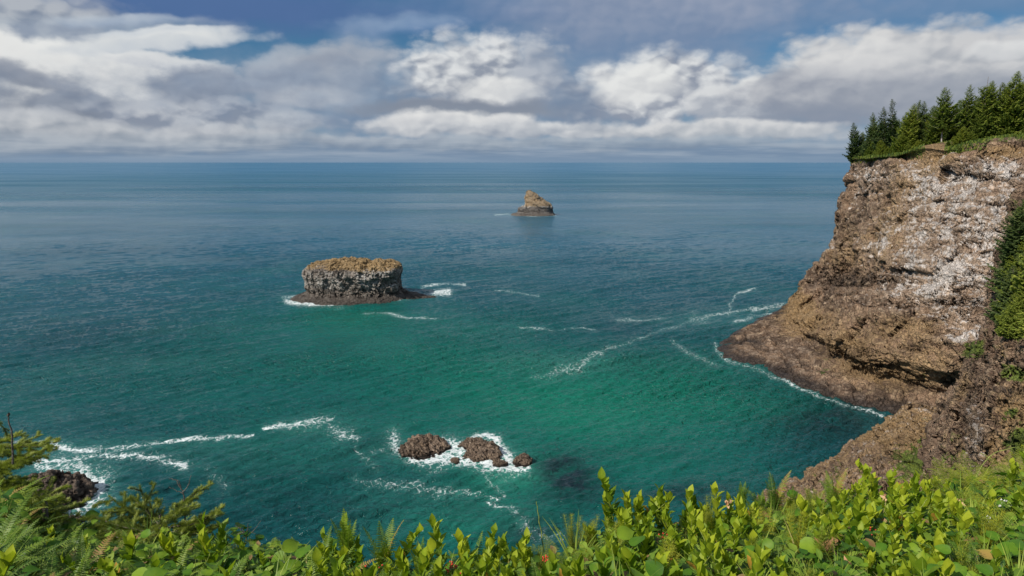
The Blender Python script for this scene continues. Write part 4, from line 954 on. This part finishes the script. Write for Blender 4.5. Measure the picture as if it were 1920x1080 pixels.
# ------------------------------------------------------------------ foreground plants
def shoot(seed, Hh=.30, L=.10, n=18, red=False):
    rng = random.Random(seed); st, lf = MB(), MB(); bend = np.array([rng.uniform(-.10, .10), rng.uniform(-.10, .10)])
    def at(q): return np.array([bend[0]*q*q, bend[1]*q*q, Hh*q])
    tube(st, [at(q) for q in np.linspace(-.25, 1, 6)], .0035, .0018, 4)
    a = rng.uniform(0, 6.28)
    for i in range(n):
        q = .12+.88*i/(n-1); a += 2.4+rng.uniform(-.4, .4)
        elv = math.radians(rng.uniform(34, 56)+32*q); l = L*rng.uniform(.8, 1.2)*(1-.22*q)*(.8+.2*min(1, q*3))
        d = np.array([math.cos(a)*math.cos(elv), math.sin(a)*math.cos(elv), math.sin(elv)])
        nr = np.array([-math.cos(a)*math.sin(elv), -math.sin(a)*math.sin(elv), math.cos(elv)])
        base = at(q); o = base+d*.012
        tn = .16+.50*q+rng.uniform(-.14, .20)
        if rng.random() < .02 and i < n-5: tn = 1.45
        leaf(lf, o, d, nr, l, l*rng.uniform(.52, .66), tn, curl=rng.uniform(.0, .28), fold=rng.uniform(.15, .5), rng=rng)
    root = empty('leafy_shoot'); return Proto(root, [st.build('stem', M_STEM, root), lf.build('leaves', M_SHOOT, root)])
def broad(seed, Hh=.20, L=.09, n=11):
    rng = random.Random(seed); st, lf = MB(), MB()
    for i in range(n):
        a = rng.uniform(0, 6.28); R = rng.uniform(.03, .16); h = Hh*rng.uniform(.45, 1.15)
        e = np.array([math.cos(a)*R, math.sin(a)*R, h]); tube(st, [(0, 0, -.05), e*(.45, .45, .55), e], .0022, .0013, 3)
        el = rng.uniform(-.5, .35); b = a+rng.uniform(-.8, .8)
        d = np.array([math.cos(b)*math.cos(el), math.sin(b)*math.cos(el), math.sin(el)]); nr = np.array([rng.uniform(-.6, .6), rng.uniform(-.9, .2), 1.0])
        l = L*rng.uniform(.6, 1.2); tn = .18+rng.random()*.55
        if rng.random() < .012: tn = 1.4
        leaf(lf, e-d*l*.15, d, nr, l, l*rng.uniform(.60, .80), tn, curl=rng.uniform(.10, .5), fold=rng.uniform(.1, .35), kind='round', rng=rng)
    root = empty('broadleaf_plant'); return Proto(root, [st.build('stems', M_STEM, root), lf.build('leaves', M_BROAD, root)])
def frond(st, lf, base, a, L, el0, droop, rng, wmax=.075, npair=24, double=False, tn=.4, tipcurl=0.0):
    pts = []; p = np.array(base, float); el = el0; n = 14
    for i in range(n+1):
        pts.append(p.copy()); p = p+np.array([math.cos(a)*math.cos(el), math.sin(a)*math.cos(el), math.sin(el)])*L/n
        el -= droop/n*(1+.8*i/n); a += rng.uniform(-.03, .03)
    pts = np.array(pts); tube(st, pts, .0026, .0008, 3)
    for i in range(npair):
        q = .14+.86*i/npair; k = q*n; j = min(int(k), n-1); c = pts[j]+(pts[j+1]-pts[j])*(k-j); d = pts[j+1]-pts[j]; d /= np.linalg.norm(d)
        s = np.cross(d, (0, 0, 1)); s /= max(np.linalg.norm(s), 1e-5); nr = np.cross(s, d)
        w = wmax*(math.sin(math.pi*min(1, (q+.02)**.62))**.75)*(1-.3*q)+.004
        for sg in (-1, 1):
            e = s*sg*.92+d*(.30+rng.uniform(-.1, .1))+nr*rng.uniform(-.05, .18); e /= np.linalg.norm(e); t0 = tn+rng.uniform(-.12, .16)
            if not double:
                b = L/npair*.42; m_ = c+e*w*.5+nr*.002; tip = c+e*w-nr*w*rng.uniform(.05, .22)
                lf.add([c-d*b*.7, c+d*b*.7, m_+d*b*.62, m_-d*b*.62, tip], [(0, 1, 2, 3)], [(3, 2, 4)], tint=t0)
            else:
                m = max(3, int(w/.009))
                for k2 in range(m):
                    r = (k2+.6)/m; cc = c+e*w*r-nr*w*.12*r*r; ww = .016*(1-.72*r)+.002
                    for s2 in (-1, 1):
                        f = d*s2*.9+e*.35
                        lf.add([cc-e*.0022, cc+e*.0030, cc+f*ww], T=[(0, 1, 2)], tint=t0+rng.uniform(-.05, .08))
def fern(seed, n=7, L=.42, up=1.15, droop=1.0, mat=M_FERN, double=False, wmax=.07, name='fern', az=None, tn=.42):
    rng = random.Random(seed); st, lf = MB(), MB(); a0 = rng.uniform(0, 6.28)
    for i in range(n):
        a = a0+i*6.283/n+rng.uniform(-.3, .3) if az is None else az+rng.uniform(-.6, .6)
        t0 = tn if rng.random() > .06 else 1.4
        frond(st, lf, (0, 0, -.02), a, L*rng.uniform(.7, 1.12), up+rng.uniform(-.25, .2), droop*rng.uniform(.6, 1.2), rng, wmax, 26 if not double else 18, double, t0)
    root = empty(name); return Proto(root, [st.build('stalks', M_STEM, root), lf.build('fronds', mat, root, smooth=False)])
def tuft(seed, n=34, L=.38, w=.0045, spread=.8, mat=M_GRASS, name='grass_tuft', fine=False):
    rng = random.Random(seed); lf = MB()
    for i in range(n):
        a = rng.uniform(0, 6.28); el = 1.5-rng.random()*spread; l = L*rng.uniform(.55, 1.1); dr = rng.uniform(.3, 1.4); k = 7; c = np.array([rng.uniform(-.025, .025), rng.uniform(-.025, .025), -.02]); V = []
        s = np.array([-math.sin(a), math.cos(a), 0])
        for j in range(k):
            ww = w*(1-(j/(k-1))**2)+.0004; V += [c-s*ww, c+s*ww]
            c = c+np.array([math.cos(a)*math.cos(el), math.sin(a)*math.cos(el), math.sin(el)])*l/(k-1); el -= dr/(k-1)
        lf.add(np.array(V), [(2*j, 2*j+1, 2*j+3, 2*j+2) for j in range(k-1)], tint=.2+.6*rng.random() if rng.random() > .06 else 1.4)
    root = lf.build(name, mat); return Proto(root, [])
def feathery(seed):
    rng = random.Random(seed); st, lf = MB(), MB()
    for i in range(7):
        a = rng.uniform(0, 6.28); R = rng.uniform(.02, .10); h = rng.uniform(.22, .36); e = np.array([math.cos(a)*R, math.sin(a)*R, h]); tube(st, [(0, 0, -.03), e*.5+(0, 0, .01), e], .002, .0008, 3)
        for j in range(13):
            q = .2+.8*j/13; c = e*q
            for k in range(9):
                b = k*.7+j; l = (1-q*.6)*.075; d = np.array([math.cos(b), math.sin(b), .75]); d = d/np.linalg.norm(d)*l; s = np.array([-math.sin(b), math.cos(b), 0])*.0011
                lf.add([c-s, c+s, c+d*.6+s*.8, c+d*.6-s*.8, c+d], [(0, 1, 2, 3)], [(3, 2, 4)], tint=.35+.4*rng.random())
    root = empty('feathery_herb'); return Proto(root, [st.build('stems', M_STEM, root), lf.build('leaves', M_BRACK, root, smooth=False)])
SH = [shoot(300+i, Hh=.24+.03*(i % 4), L=.084+.007*(i % 3), n=17+i % 6) for i in range(10)]
BR = [broad(340+i, Hh=.16+.03*(i % 3), L=.070+.010*(i % 3), n=13+i % 4) for i in range(7)]
FE = [fern(360+i, n=6+i % 3, L=.36+.04*(i % 3)) for i in range(6)]
BK = [fern(380+i, n=8, L=.46, up=1.0, droop=.8, mat=M_BRACK, double=True, wmax=.105, name='bracken') for i in range(4)]
GT = [tuft(400+i, L=.30+.05*(i % 3)) for i in range(5)]
FH = [feathery(420+i) for i in range(3)]
RF = random.Random(77)
ZN = [(-60, 'at the far left'), (420, 'at left of centre'), (760, 'at bottom centre'), (1080, 'right of centre'), (1440, 'toward the right'), (1700, 'at the far right')]
def zone(px): 
    z = ZN[0][1]
    for a, n in ZN:
        if px >= a: z = n
    return z
def comp(px, v):
    """share of shoots, broadleaf, ferns, bracken, grass, feathery; v: 0 near the viewer, 1 at the brink"""
    if px < 150: return (.06, .25, .62, .0, .07, 0)
    if px < 420: return (.12, .34-.25*v, .46+.25*v, 0, .08, 0)
    if px < 610: return (.16, .68, .08, .0, .08, 0)
    if px < 1000: return (.62, .14, .12, .0, .12, 0)
    if px < 1140: return (.34, .10, .28, .08, .10, .10)
    if px < 1430: return (.72, .10, .07, .02, .06, .03)
    if px < 1530: return (.16, .12, .18, .06, .12, .36)
    if px < 1760: return (.58, .30, .04, .0, .08, 0)
    return (.14, .42-.30*v, .04, .22*v+.02+.30*(v > .6), .16, .04)
NAMES = ['shoot', 'broad', 'fern', 'brack', 'grass', 'feath']
LIB = dict(shoot=SH, broad=BR, fern=FE, brack=BK, grass=GT, feath=FH)
TXT = dict(shoot=('leafy shoot with pointed yellow green leaves in the foreground thicket', 'shrub', 'leafy shoots'), broad=('plant with broad rounded leaves in the foreground thicket', 'plant', 'broadleaf plants'),
    fern=('green sword fern with comb-like fronds in the foreground thicket', 'fern', 'ferns'), brack=('yellow green lacy bracken in the foreground thicket', 'fern', 'bracken'),
    grass=('tuft of thin green grass blades in the foreground thicket', 'grass tuft', 'grass tufts'), feath=('feathery fine-leaved green herb in the foreground thicket', 'herb', 'feathery herbs'))
def put(kind, px, Y, scale=1.0, label=None, group=None, dz=0.0, rz=None, tilt=None, i=None):
    dx = (px-960)/F
    zz = 57.6
    for _ in range(4):
        dep = Y*CP+(HC-zz)*SP; x = dx*dep; zz = float(gz(x, Y))
    lib = LIB[kind]; pr = RF.choice(lib) if i is None else lib[i]
    t, c, g = TXT[kind]; z = zone(px); v = (Y-2.2)/(float(brink(px))-2.2)
    row = 'near the bottom edge' if v < .34 else 'halfway up the thicket' if v < .7 else 'along the thicket top'
    t = ('small ' if scale < .85 else 'large ' if scale > 1.06 else '')+t.replace(' in the foreground thicket', '')
    return pr.place((x, Y, zz+dz), RF.uniform(0, 6.28) if rz is None else rz, scale, label or f'{t} {row} {z}', c, group or f'{g} {z}', tilt or (RF.uniform(-.18, .18), RF.uniform(-.18, .18)))
cnt = dict.fromkeys(NAMES, 0); rows = []
Y = 1.95
while Y < 6.3:
    step = .118+.010*Y; px = -40+RF.uniform(0, 40)
    while px < 1965:
        yb = float(brink(px))
        if Y < yb+.05: rows.append((px+RF.uniform(-9, 9), min(Y+RF.uniform(-.06, .06), yb+.1)))
        px += step*F/(Y*CP+2.3*SP)*1.0
    Y += step
RF.shuffle(rows)
for px, Y in rows:
    v = max(0, min(1, (Y-2.2)/(float(brink(px))-2.2))); w = comp(px, v); k = RF.choices(NAMES, w)[0]
    if cnt[k] >= 298: k = 'broad' if cnt['broad'] < 296 else 'fern'
    if cnt[k] >= 298: continue
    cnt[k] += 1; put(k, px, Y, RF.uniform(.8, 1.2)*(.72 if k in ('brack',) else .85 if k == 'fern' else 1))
print('plants', cnt, len(rows))
# plants that stand out against the water
def spot(kind, px, ytop, Y, label, scale=None, h0=.30, i=None, tilt=(0, 0)):
    zt = Q(px, ytop, Y)[2]; dx = (px-960)/F; x = Q(px, ytop, Y)[0]; g = float(gz(x, Y)); s = scale or max(.5, (zt-g)/h0)
    t, c, gq = TXT[kind]; pr = RF.choice(LIB[kind]) if i is None else LIB[kind][i]
    return pr.place((x, Y, zt-h0*s), RF.uniform(0, 6.28), s, label, c, 'plants rising above the brink of the thicket', tilt)
UP = [fern(450+i, n=6, L=.38, up=1.48, droop=.32, wmax=.075) for i in range(3)]; LIB['upfern'] = UP; TXT['upfern'] = TXT['fern']
spot('upfern', 652, 968, 4.2, 'upright fern with curled tips rising against the water at bottom centre, left one of two', 1.05, .36, 0, (0, .12))
spot('upfern', 716, 972, 4.2, 'upright fern rising against the water at bottom centre, right one of two', 1.05, .36, 1)
spot('upfern', 790, 1008, 4.1, 'short fern between the two leafy shoots at bottom centre', .8, .36, 2)
spot('upfern', 888, 1012, 4.1, 'fern with pale comb fronds right of bottom centre shoot', .8, .36, 2, (0, -.2))
for px, yt, lab in [(655, 1000, 'tall leafy shoot at the foot of the left upright fern'), (748, 1000, 'leafy shoot with broad overlapping leaves right of the right upright fern'), (826, 992, 'leafy shoot with an orange edged leaf at bottom centre'),
    (915, 982, 'leafy shoot topped by one rounded leaf right of bottom centre'), (968, 1003, 'leafy shoot left of the tall green stem'), (1152, 908, 'tall yellowish leafy shoot with pink tip at the left end of the right thicket'),
    (1180, 925, 'leafy shoot just right of the tall yellowish pink tipped one'), (1210, 924, 'third leafy shoot of the row against the water'), (1240, 918, 'upright leafy shoot with crowded tip against the dark reef'),
    (1290, 926, 'broad leaved shoot with two round upper leaves'), (1315, 928, 'leafy shoot right of the two round leaved one'), (1350, 935, 'small leafy shoot before the water edge'), (1145, 950, 'low leafy shoot under the tall yellowish one'), (1200, 950, 'leafy shoot filling the row under its taller neighbours'),
    (1645, 872, 'highest leafy shoot in front of the brown mound'), (1620, 885, 'leafy shoot left of the highest one before the mound'), (1690, 885, 'leafy shoot before the dark rocks of the mound')]:
    spot('shoot', px, yt, 4.3 if px < 1100 else 4.7 if px < 1400 else 5.5, lab, 1.15, .31)
for px, yt, sc in [(1395, 905, .7), (1458, 884, .95), (1425, 925, .75), (1568, 880, .9), (1490, 915, .8)]:
    spot('upfern', px, yt, 5.2, 'upright green fern at the thicket edge, '+{1395: 'low one beside the dark water', 1458: 'tall curled one over the bay', 1425: 'small one left of the tall curled fern', 1568: 'dark one before the mound foot', 1490: 'one by the mound'}[px], sc, .36)
for px, yt, Yp, sc in [(1780, 875, 5.6, 1.15), (1815, 858, 5.8, 1.3), (1850, 872, 5.6, 1.15), (1885, 862, 5.9, 1.2), (1915, 850, 6.0, 1.2), (1830, 905, 5.2, 1.0)]:
    spot('brack', px, yt, Yp, 'large yellow green bracken below the spur, '+{1780: 'leftmost clump', 1815: 'tallest clump', 1850: 'clump right of the tallest', 1885: 'clump near the right edge', 1915: 'clump cut by the right edge', 1830: 'low front clump'}[px], sc*.85, .33)
for px, yt in [(1075, 965), (1105, 968), (1330, 905+20)]:
    spot('feath', px, yt, 4.5, 'feathery green herb at the brink, '+{1075: 'left clump beside the tall leafy shoots', 1105: 'clump touching the tall leafy shoots', 1330: 'clump among the right leafy shoots'}[px], 1.0, .34)
for L_ in (SH, BR, FE, BK, GT, FH, UP): drop_unused(L_)

def undergrowth():
    rng = random.Random(5); lf = MB(); n = 0
    for i in range(20000):
        Y = math.sqrt(rng.uniform(1.7**2, 6.7**2)); px = rng.uniform(-60, 1990); yb = float(brink(px))
        if Y > yb+.9: continue
        x = (px-960)/F*(Y*CP+2.4*SP); z = float(gz(x, Y)); a = rng.uniform(0, 6.28); el = rng.uniform(-.3, .9); h = rng.uniform(.0, .19)
        d = (math.cos(a)*math.cos(el), math.sin(a)*math.cos(el), math.sin(el)); l = rng.uniform(.04, .085)
        leaf(lf, (x, Y, z+h), d, (rng.uniform(-.3, .3), rng.uniform(-.6, .2), 1), l, l*rng.uniform(.35, .7), rng.random() if rng.random() > .08 else 1.4, rng=rng)
    for i in range(12000):      # the same cover goes on to both sides of the view and round the viewer's feet
        x = rng.uniform(-11, 11); Y = rng.uniform(-1.0, 7.5)
        px = 960+F*x/(max(Y, .8)*CP+2.4*SP)
        if -40 < px < 1960 and Y > 1.6: continue
        if abs(x) < .8 and Y < 1.2 and rng.random() < .7: continue
        if Y > float(brink(min(max(px, -500), 2500)))+1.5: continue
        z = float(gz(x, Y)); a = rng.uniform(0, 6.28); el = rng.uniform(-.3, 1.0); h = rng.uniform(.0, .16 if Y > 1.3 else .05)
        d = (math.cos(a)*math.cos(el), math.sin(a)*math.cos(el), math.sin(el)); l = rng.uniform(.06, .12)
        leaf(lf, (x, Y, z+h), d, (rng.uniform(-.3, .3), rng.uniform(-.6, .2), 1), l, l*rng.uniform(.4, .7), rng.random() if rng.random() > .05 else 1.4, rng=rng)
    o = lf.build('undergrowth', M_UNDER); tag(o, 'dense low green leaves covering the ground between the plants', 'ground cover', kind='stuff')
undergrowth()

# ------------------------------------------------------------------ spruces at left
def needles(mb, pts, rng, L=.034, per=2600, tn=.5, r0=.003):
    pts = np.asarray(pts); seg = np.linalg.norm(np.diff(pts, axis=0), axis=1); cum = np.concatenate([[0], np.cumsum(seg)]); tot = cum[-1]
    n = int(per*tot)
    rs = np.random.RandomState(rng.randrange(1 << 30)); u = rs.uniform(0, tot, n); j = np.clip(np.searchsorted(cum, u)-1, 0, len(seg)-1)
    f = ((u-cum[j])/seg[j])[:, None]; c = pts[j]*(1-f)+pts[j+1]*f; d = (pts[j+1]-pts[j])/seg[j][:, None]
    up = np.array([0, 0, 1.0]); s = np.cross(d, up); s /= np.maximum(np.linalg.norm(s, axis=1, keepdims=True), 1e-5); w = np.cross(s, d)
    th = rs.uniform(0, 2*math.pi, n)[:, None]; o = s*np.cos(th)+w*np.sin(th)
    l = L*rs.uniform(.7, 1.15, n)[:, None]*(1-.25*(u/tot)[:, None]); e = o*.85+d*.55; e /= np.linalg.norm(e, axis=1, keepdims=True); e *= l
    x = np.cross(e, o+d*.3+.01); x /= np.maximum(np.linalg.norm(x, axis=1, keepdims=True), 1e-6); x = x*.0019
    b = c+o*r0*.6
    V = np.stack([b-x, b+x, b+e], 1).reshape(-1, 3); T = np.arange(3*n).reshape(-1, 3)
    mb.add(V, T=T, tint=np.repeat(np.clip(tn+.22*o[:, 2]+rs.uniform(-.15, .15, n)+.25*(u/tot), 0, 1), 3))
def limb(tw, nd, p0, d0, L, rng, lvl=0, sag=.35, tn=.45, r=.006, side=.34, npm=9, per=2600):
    p = np.array(p0, float); d = np.array(d0, float); d /= np.linalg.norm(d); n = max(5, int(L/.05)); pts = [p.copy()]
    for i in range(n):
        u = i/n; d = d+np.array([rng.uniform(-.05, .05), rng.uniform(-.05, .05), -sag/n*(1-2.1*u)+rng.uniform(-.03, .03)]); d /= np.linalg.norm(d); p = p+d*L/n; pts.append(p.copy())
    pts = np.array(pts); tube(tw, pts, r, r*.35, 5 if lvl == 0 else 3); needles(nd, pts[max(0, int(n*.15)):], rng, tn=tn, per=per)
    if lvl < 2 and L > .11:
        k = max(3, int(L*npm*(1.0 if lvl == 0 else 1.2)))
        for i in range(k):
            u = .18+.80*(i+.5)/k; j = min(int(u*n), n-1); dd = pts[j+1]-pts[j]; dd /= np.linalg.norm(dd); s = np.cross(dd, (0, 0, 1)); s /= max(np.linalg.norm(s), 1e-5)
            sg = 1 if i % 2 else -1
            limb(tw, nd, pts[j], dd*.62+s*sg*.8+np.array([0, 0, rng.uniform(-.25, .18)]), L*side*(1.15-u*.55)*rng.uniform(.75, 1.2), rng, lvl+1, sag*.8, tn, r*.5, side, npm, per)
def spruce(name, seed, base, limbs, label, trunk_to=None, tn=.45):
    rng = random.Random(seed); tw, nd = MB(), MB(); b = np.array(base)
    if trunk_to is not None: tube(tw, [b+(0, 0, -.3), (b+np.array(trunk_to))/2+(.02, 0, 0), np.array(trunk_to)], .03, .008, 7)
    for (s, e, kw) in limbs:
        s = np.array(s); e = np.array(e); limb(tw, nd, s, e-s+np.array([0, 0, .06]), np.linalg.norm(e-s), rng, tn=kw.get('tn', tn), sag=kw.get('sag', .3), r=kw.get('r', .007), side=kw.get('side', .42), npm=kw.get('npm', 13), per=kw.get('per', 1500))
    o = empty(name, tuple(b))
    for mb, nm, mt in ((tw, 'branches', M_TWIG), (nd, 'needles', M_NEEDLE)):
        mb.V = [v-b for v in mb.V]; mb.build(nm, mt, o, smooth=(nm == 'branches'))
    tag(o, label, 'spruce'); return o
q = Q
spruce('spruce_sapling', 1, q(300, 1050, 4.9), [
    (q(330, 1040, 4.9), q(205, 928, 5.0), dict(sag=.1)), (q(300, 1010, 4.9), q(255, 912, 5.0), dict(sag=-.1)), (q(290, 990, 4.9), q(372, 924, 4.8), dict(sag=.2)),
    (q(300, 985, 4.9), q(245, 935, 5.1), dict()), (q(320, 1000, 4.8), q(415, 965, 4.7), dict(sag=.2)), (q(310, 1010, 4.8), q(405, 1002, 4.6), dict(sag=.3)), (q(330, 1020, 4.7), q(388, 1040, 4.5), dict(sag=.4)),
    (q(290, 1000, 4.8), q(215, 990, 4.9), dict(sag=.4)), (q(280, 1000, 4.7), q(170, 975, 4.9), dict(sag=.3)), (q(300, 985, 4.8), q(330, 960, 4.5), dict(sag=.4)), (q(300, 1000, 4.6), q(270, 1020, 4.4), dict(sag=.4)), (q(300, 1030, 4.6), q(200, 1010, 4.6), dict()), (q(290, 1000, 5.0), q(222, 950, 5.1), dict(sag=.2)), (q(310, 990, 4.9), q(395, 985, 4.8), dict(sag=.3)), (q(300, 1000, 4.9), q(282, 940, 5.0), dict(sag=.1)), (q(250, 1010, 4.9), q(180, 990, 5.0), dict(sag=.2))],
    'small spruce with yellow green bottle-brush twigs reaching over the water, bottom left', q(300, 965, 4.9), .55)
spruce('spruce_tree', 2, q(-60, 1040, 5.6), [
    (q(-60, 840, 5.6), q(88, 838, 5.5), dict(sag=.3)), (q(-60, 850, 5.6), q(40, 818, 5.8), dict(sag=.2)), (q(-60, 870, 5.6), q(50, 872, 5.5), dict(sag=.5)), (q(-50, 890, 5.5), q(50, 862, 5.3), dict(sag=.3)),
    (q(-60, 905, 5.6), q(40, 905, 5.4), dict(sag=.3, tn=.3)), (q(-60, 920, 5.5), q(46, 935, 5.3), dict(sag=.3, tn=.25)), (q(-60, 900, 5.8), q(40, 930, 5.7), dict(tn=.2)), (q(-60, 950, 5.5), q(66, 958, 5.2), dict(sag=.3, tn=.3)),
    (q(-60, 860, 5.8), q(45, 845, 5.9), dict(tn=.25)), (q(-60, 930, 5.4), q(50, 915, 5.3), dict(tn=.4)), (q(-40, 975, 5.2), q(95, 950, 5.0), dict(tn=.5)), (q(-60, 960, 5.3), q(110, 970, 5.2), dict(sag=.2, tn=.5)), (q(-60, 965, 5.2), q(60, 985, 5.0), dict(tn=.35)), (q(-50, 760, 5.8), q(12, 812, 5.8), dict(sag=.5)), (q(-60, 880, 6.0), q(20, 890, 6.0), dict(tn=.15)), (q(-60, 940, 6.0), q(30, 960, 5.9), dict(tn=.15)),
    (q(0, 985, 5.0), q(150, 958, 5.1), dict(sag=.2, tn=.45)), (q(20, 1000, 5.0), q(130, 985, 4.9), dict(sag=.2, tn=.4))],
    'spruce tree cut by the left edge, its green branches hiding the shore rock', q(-70, 780, 5.7), .5)
spruce('spruce_seedling', 3, q(80, 965, 5.0), [(q(79, 948, 5.0), q(98, 897, 5.0), dict(sag=.9, side=.2, npm=4)), (q(79, 935, 5.0), q(58, 922, 5.0), dict(sag=.5, side=.15, npm=4)), (q(79, 928, 5.0), q(104, 918, 5.0), dict(sag=.4, side=.15, npm=4)), (q(79, 938, 5.0), q(62, 938, 5.0), dict(side=.1)), (q(79, 934, 5.0), q(86, 942, 4.9), dict(side=.1))],
    'tiny spruce leader with a bent yellow green tip in front of the dark shore rock', q(79, 925, 5.0), .6)
def stick(name, branches, label, cat, mat=M_TWIG):
    mb = MB(); b = np.array(branches[0][0][0])
    for pts, r0, r1 in branches:
        P_ = cr(np.array(pts, float), max(8, 4*len(pts))); P_ = P_+np.array([[random.Random(i*7+len(pts)).uniform(-.0035, .0035)]*3 for i in range(len(P_))]); tube(mb, P_-b, r0, r1, 6)
    o = mb.build(name, mat); o.location = tuple(b); tag(o, label, cat)
stick('dead_stick', [([q(24, 870, 5.2), q(23, 835, 5.2), q(21, 805, 5.2), q(15, 783, 5.2), q(14, 777, 5.2)], .008, .005), ([q(15, 780, 5.2), q(17, 775, 5.2)], .008, .010)], 'bare dark stick standing up at the left edge against the foam', 'stick')
stick('dead_twig', [([q(347, 975, 4.8), q(346, 945, 4.8), q(342, 920, 4.8), q(330, 902, 4.8), q(317, 897, 4.8)], .006, .002), ([q(343, 922, 4.8), q(352, 912, 4.8), q(359, 890, 4.8)], .004, .002), ([q(340, 918, 4.8), q(336, 903, 4.8), q(332, 899, 4.8)], .004, .002),
    ([q(343, 925, 4.8), q(328, 918, 4.8), q(317, 912, 4.8)], .003, .0015), ([q(346, 950, 4.8), q(356, 949, 4.8), q(366, 944, 4.8)], .003, .001)], 'dead forked twig standing behind the bottom left spruce', 'twig')
stick('dead_brushwood', [([q(462, 1012, 4.7), q(458, 996, 4.7), q(440, 984, 4.7)], .005, .002), ([q(462, 1010, 4.7), q(464, 992, 4.7), q(466, 980, 4.7)], .004, .002), ([q(460, 1005, 4.7), q(450, 990, 4.7), q(446, 982, 4.7)], .004, .002), ([q(464, 1006, 4.7), q(478, 992, 4.7), q(490, 975, 4.7)], .003, .001), ([q(461, 1000, 4.7), q(448, 1000, 4.7), q(438, 1010, 4.7)], .004, .002), ([q(463, 1000, 4.7), q(472, 998, 4.7), q(480, 1000, 4.7)], .003, .001)],
    'bundle of grey dead twigs at the brink left of centre', 'twigs')
stick('tall_stem', [([q(1020, 1035, 4.4), q(1016, 1005, 4.4), q(1010, 970, 4.4), q(1006, 940, 4.4)], .0045, .0025)], 'single tall thin green stem rising against the water', 'stem', M_STEM)
# ------------------------------------------------------------------ berries, withered leaves and flowers
def berries(px, py, Y, n, label, seed):
    rng = random.Random(seed); mb, st = MB(), MB(); c = np.array(q(px, py, Y))
    for i in range(n):
        o = np.array([rng.gauss(0, .016), rng.gauss(0, .010), rng.gauss(0, .014)]); r = rng.uniform(.004, .0062)
        th = np.linspace(0, math.pi, 6); ph = np.arange(8)*math.pi/4; V = np.array([[math.sin(a)*math.cos(b), math.sin(a)*math.sin(b), math.cos(a)] for a in th for b in ph])*r+o
        mb.add(V, gridfaces(6, 8, True)); tube(st, [(0, 0, -.05), o*.5+(0, 0, -.015), o], .001, .0008, 3)
    root = empty('berry_cluster', tuple(c)); st.build('stalks', M_STEM, root); mb.build('berries', M_BERRY, root); tag(root, label, 'berries', 'berry clusters in the thicket')
berries(1023, 1046, 3.7, 16, 'orange red berry cluster below the tall thin stem', 1); berries(705, 1060, 3.5, 10, 'small red berry cluster at the bottom between the upright ferns', 2)
berries(848, 1062, 3.4, 20, 'wide red berry cluster at the bottom centre', 3); berries(1262, 1054, 3.6, 12, 'red berry cluster under the middle of the right thicket', 4)
berries(1632, 1001, 3.9, 11, 'dark red berries in the shade right of the withered leaves', 5); berries(1242, 1003, 4.1, 6, 'few red berries high in the right thicket', 6); berries(1828, 1045, 3.6, 4, 'tiny orange berries near the right edge', 7); berries(872, 1076, 3.3, 12, 'red berries cut by the bottom edge right of centre', 8)
def withered(px, py, Y, n, s, label, seed, mat=M_WITHER):
    rng = random.Random(seed); lf = MB()
    for i in range(n):
        a = rng.uniform(0, 6.28); el = rng.uniform(-.2, 1.2); d = np.array([math.cos(a)*math.cos(el), math.sin(a)*math.cos(el), math.sin(el)])
        leaf(lf, np.array([rng.gauss(0, .018), rng.gauss(0, .015), rng.gauss(0, .014)])*s, d, (rng.uniform(-1, 1), -.6, .8), .055*s*rng.uniform(.6, 1.1), .03*s, rng.random(), curl=rng.uniform(-.5, .9), fold=.8, rng=rng)
    o = lf.build('withered_leaves', mat); o.location = q(px, py, Y); tag(o, label, 'leaves', 'withered leaf clusters')
withered(1550, 1028, 3.7, 22, 1.15, 'large pale orange clump of withered leaves at the bottom right', 11); withered(1660, 938, 4.7, 5, .8, 'small orange withered leaves high in the right thicket', 12); withered(1661, 978, 4.2, 5, .7, 'orange brown withered leaves below the small orange ones', 13)
withered(1364, 945, 4.5, 5, .8, 'pinkish withered leaf tips at the brink beside the ferns', 14); withered(1590, 1056, 3.4, 4, .6, 'brown seed head at the bottom edge of the right thicket', 15); withered(1800, 938, 4.8, 3, .8, 'upright orange dry leaf under the bracken', 16)
def flowers(px, py, Y, n, label, seed):
    rng = random.Random(seed); st, pt = MB(), MB(); tube(st, [(0, 0, -.14), (.005, 0, -.05), (0, 0, .02)], .0018, .001, 4)
    for i in range(n):
        c = np.array([rng.gauss(0, .011), rng.gauss(0, .009), rng.uniform(-.035, .03)]); tube(st, [(0, 0, c[2]-.01), c], .0008, .0006, 3)
        for k in range(5):
            a = k*1.257+rng.uniform(-.2, .2); d = (math.cos(a), -.4+rng.uniform(-.2, .2), math.sin(a)); leaf(pt, c, d, (0, -1, .3), .0085, .006, .5, rng=rng)
    root = empty('white_flower', q(px, py, Y)); st.build('stem', M_STEM, root); pt.build('petals', M_PETAL, root); tag(root, label, 'flower', 'white flowers in the thicket')
flowers(1901, 1044, 3.6, 16, 'spray of small white flowers near the bottom right corner', 21); flowers(1855, 975, 4.2, 9, 'small white flowers right of centre of the far right thicket', 22); flowers(1878, 943, 4.6, 7, 'white flowers just below the bracken at right', 23)
flowers(1884, 1070, 3.4, 10, 'white flowers cut by the bottom edge at right', 24); flowers(1808, 1057, 3.5, 4, 'few white flowers left of the bottom right spray', 25); flowers(1895, 942, 4.6, 4, 'tiny white flowers at the right edge under the bracken', 26)
# winding tendril
stick('vine_tendril', [([q(1690, 995, 4.3), q(1692, 966, 4.25), q(1700, 961, 4.2), q(1715, 960, 4.2), q(1728, 950, 4.2), q(1738, 935, 4.25)], .004, .0025)], 'pale winding vine tendril across the leaves at right', 'vine', M_STEM)
stick('arching_stem', [([q(1830, 895, 5.2), q(1845, 868, 5.2), q(1868, 848, 5.2), q(1900, 840, 5.2), q(1915, 842, 5.2)], .004, .0025)], 'pale arching dry stem before the spur at right', 'stem', M_STEM)
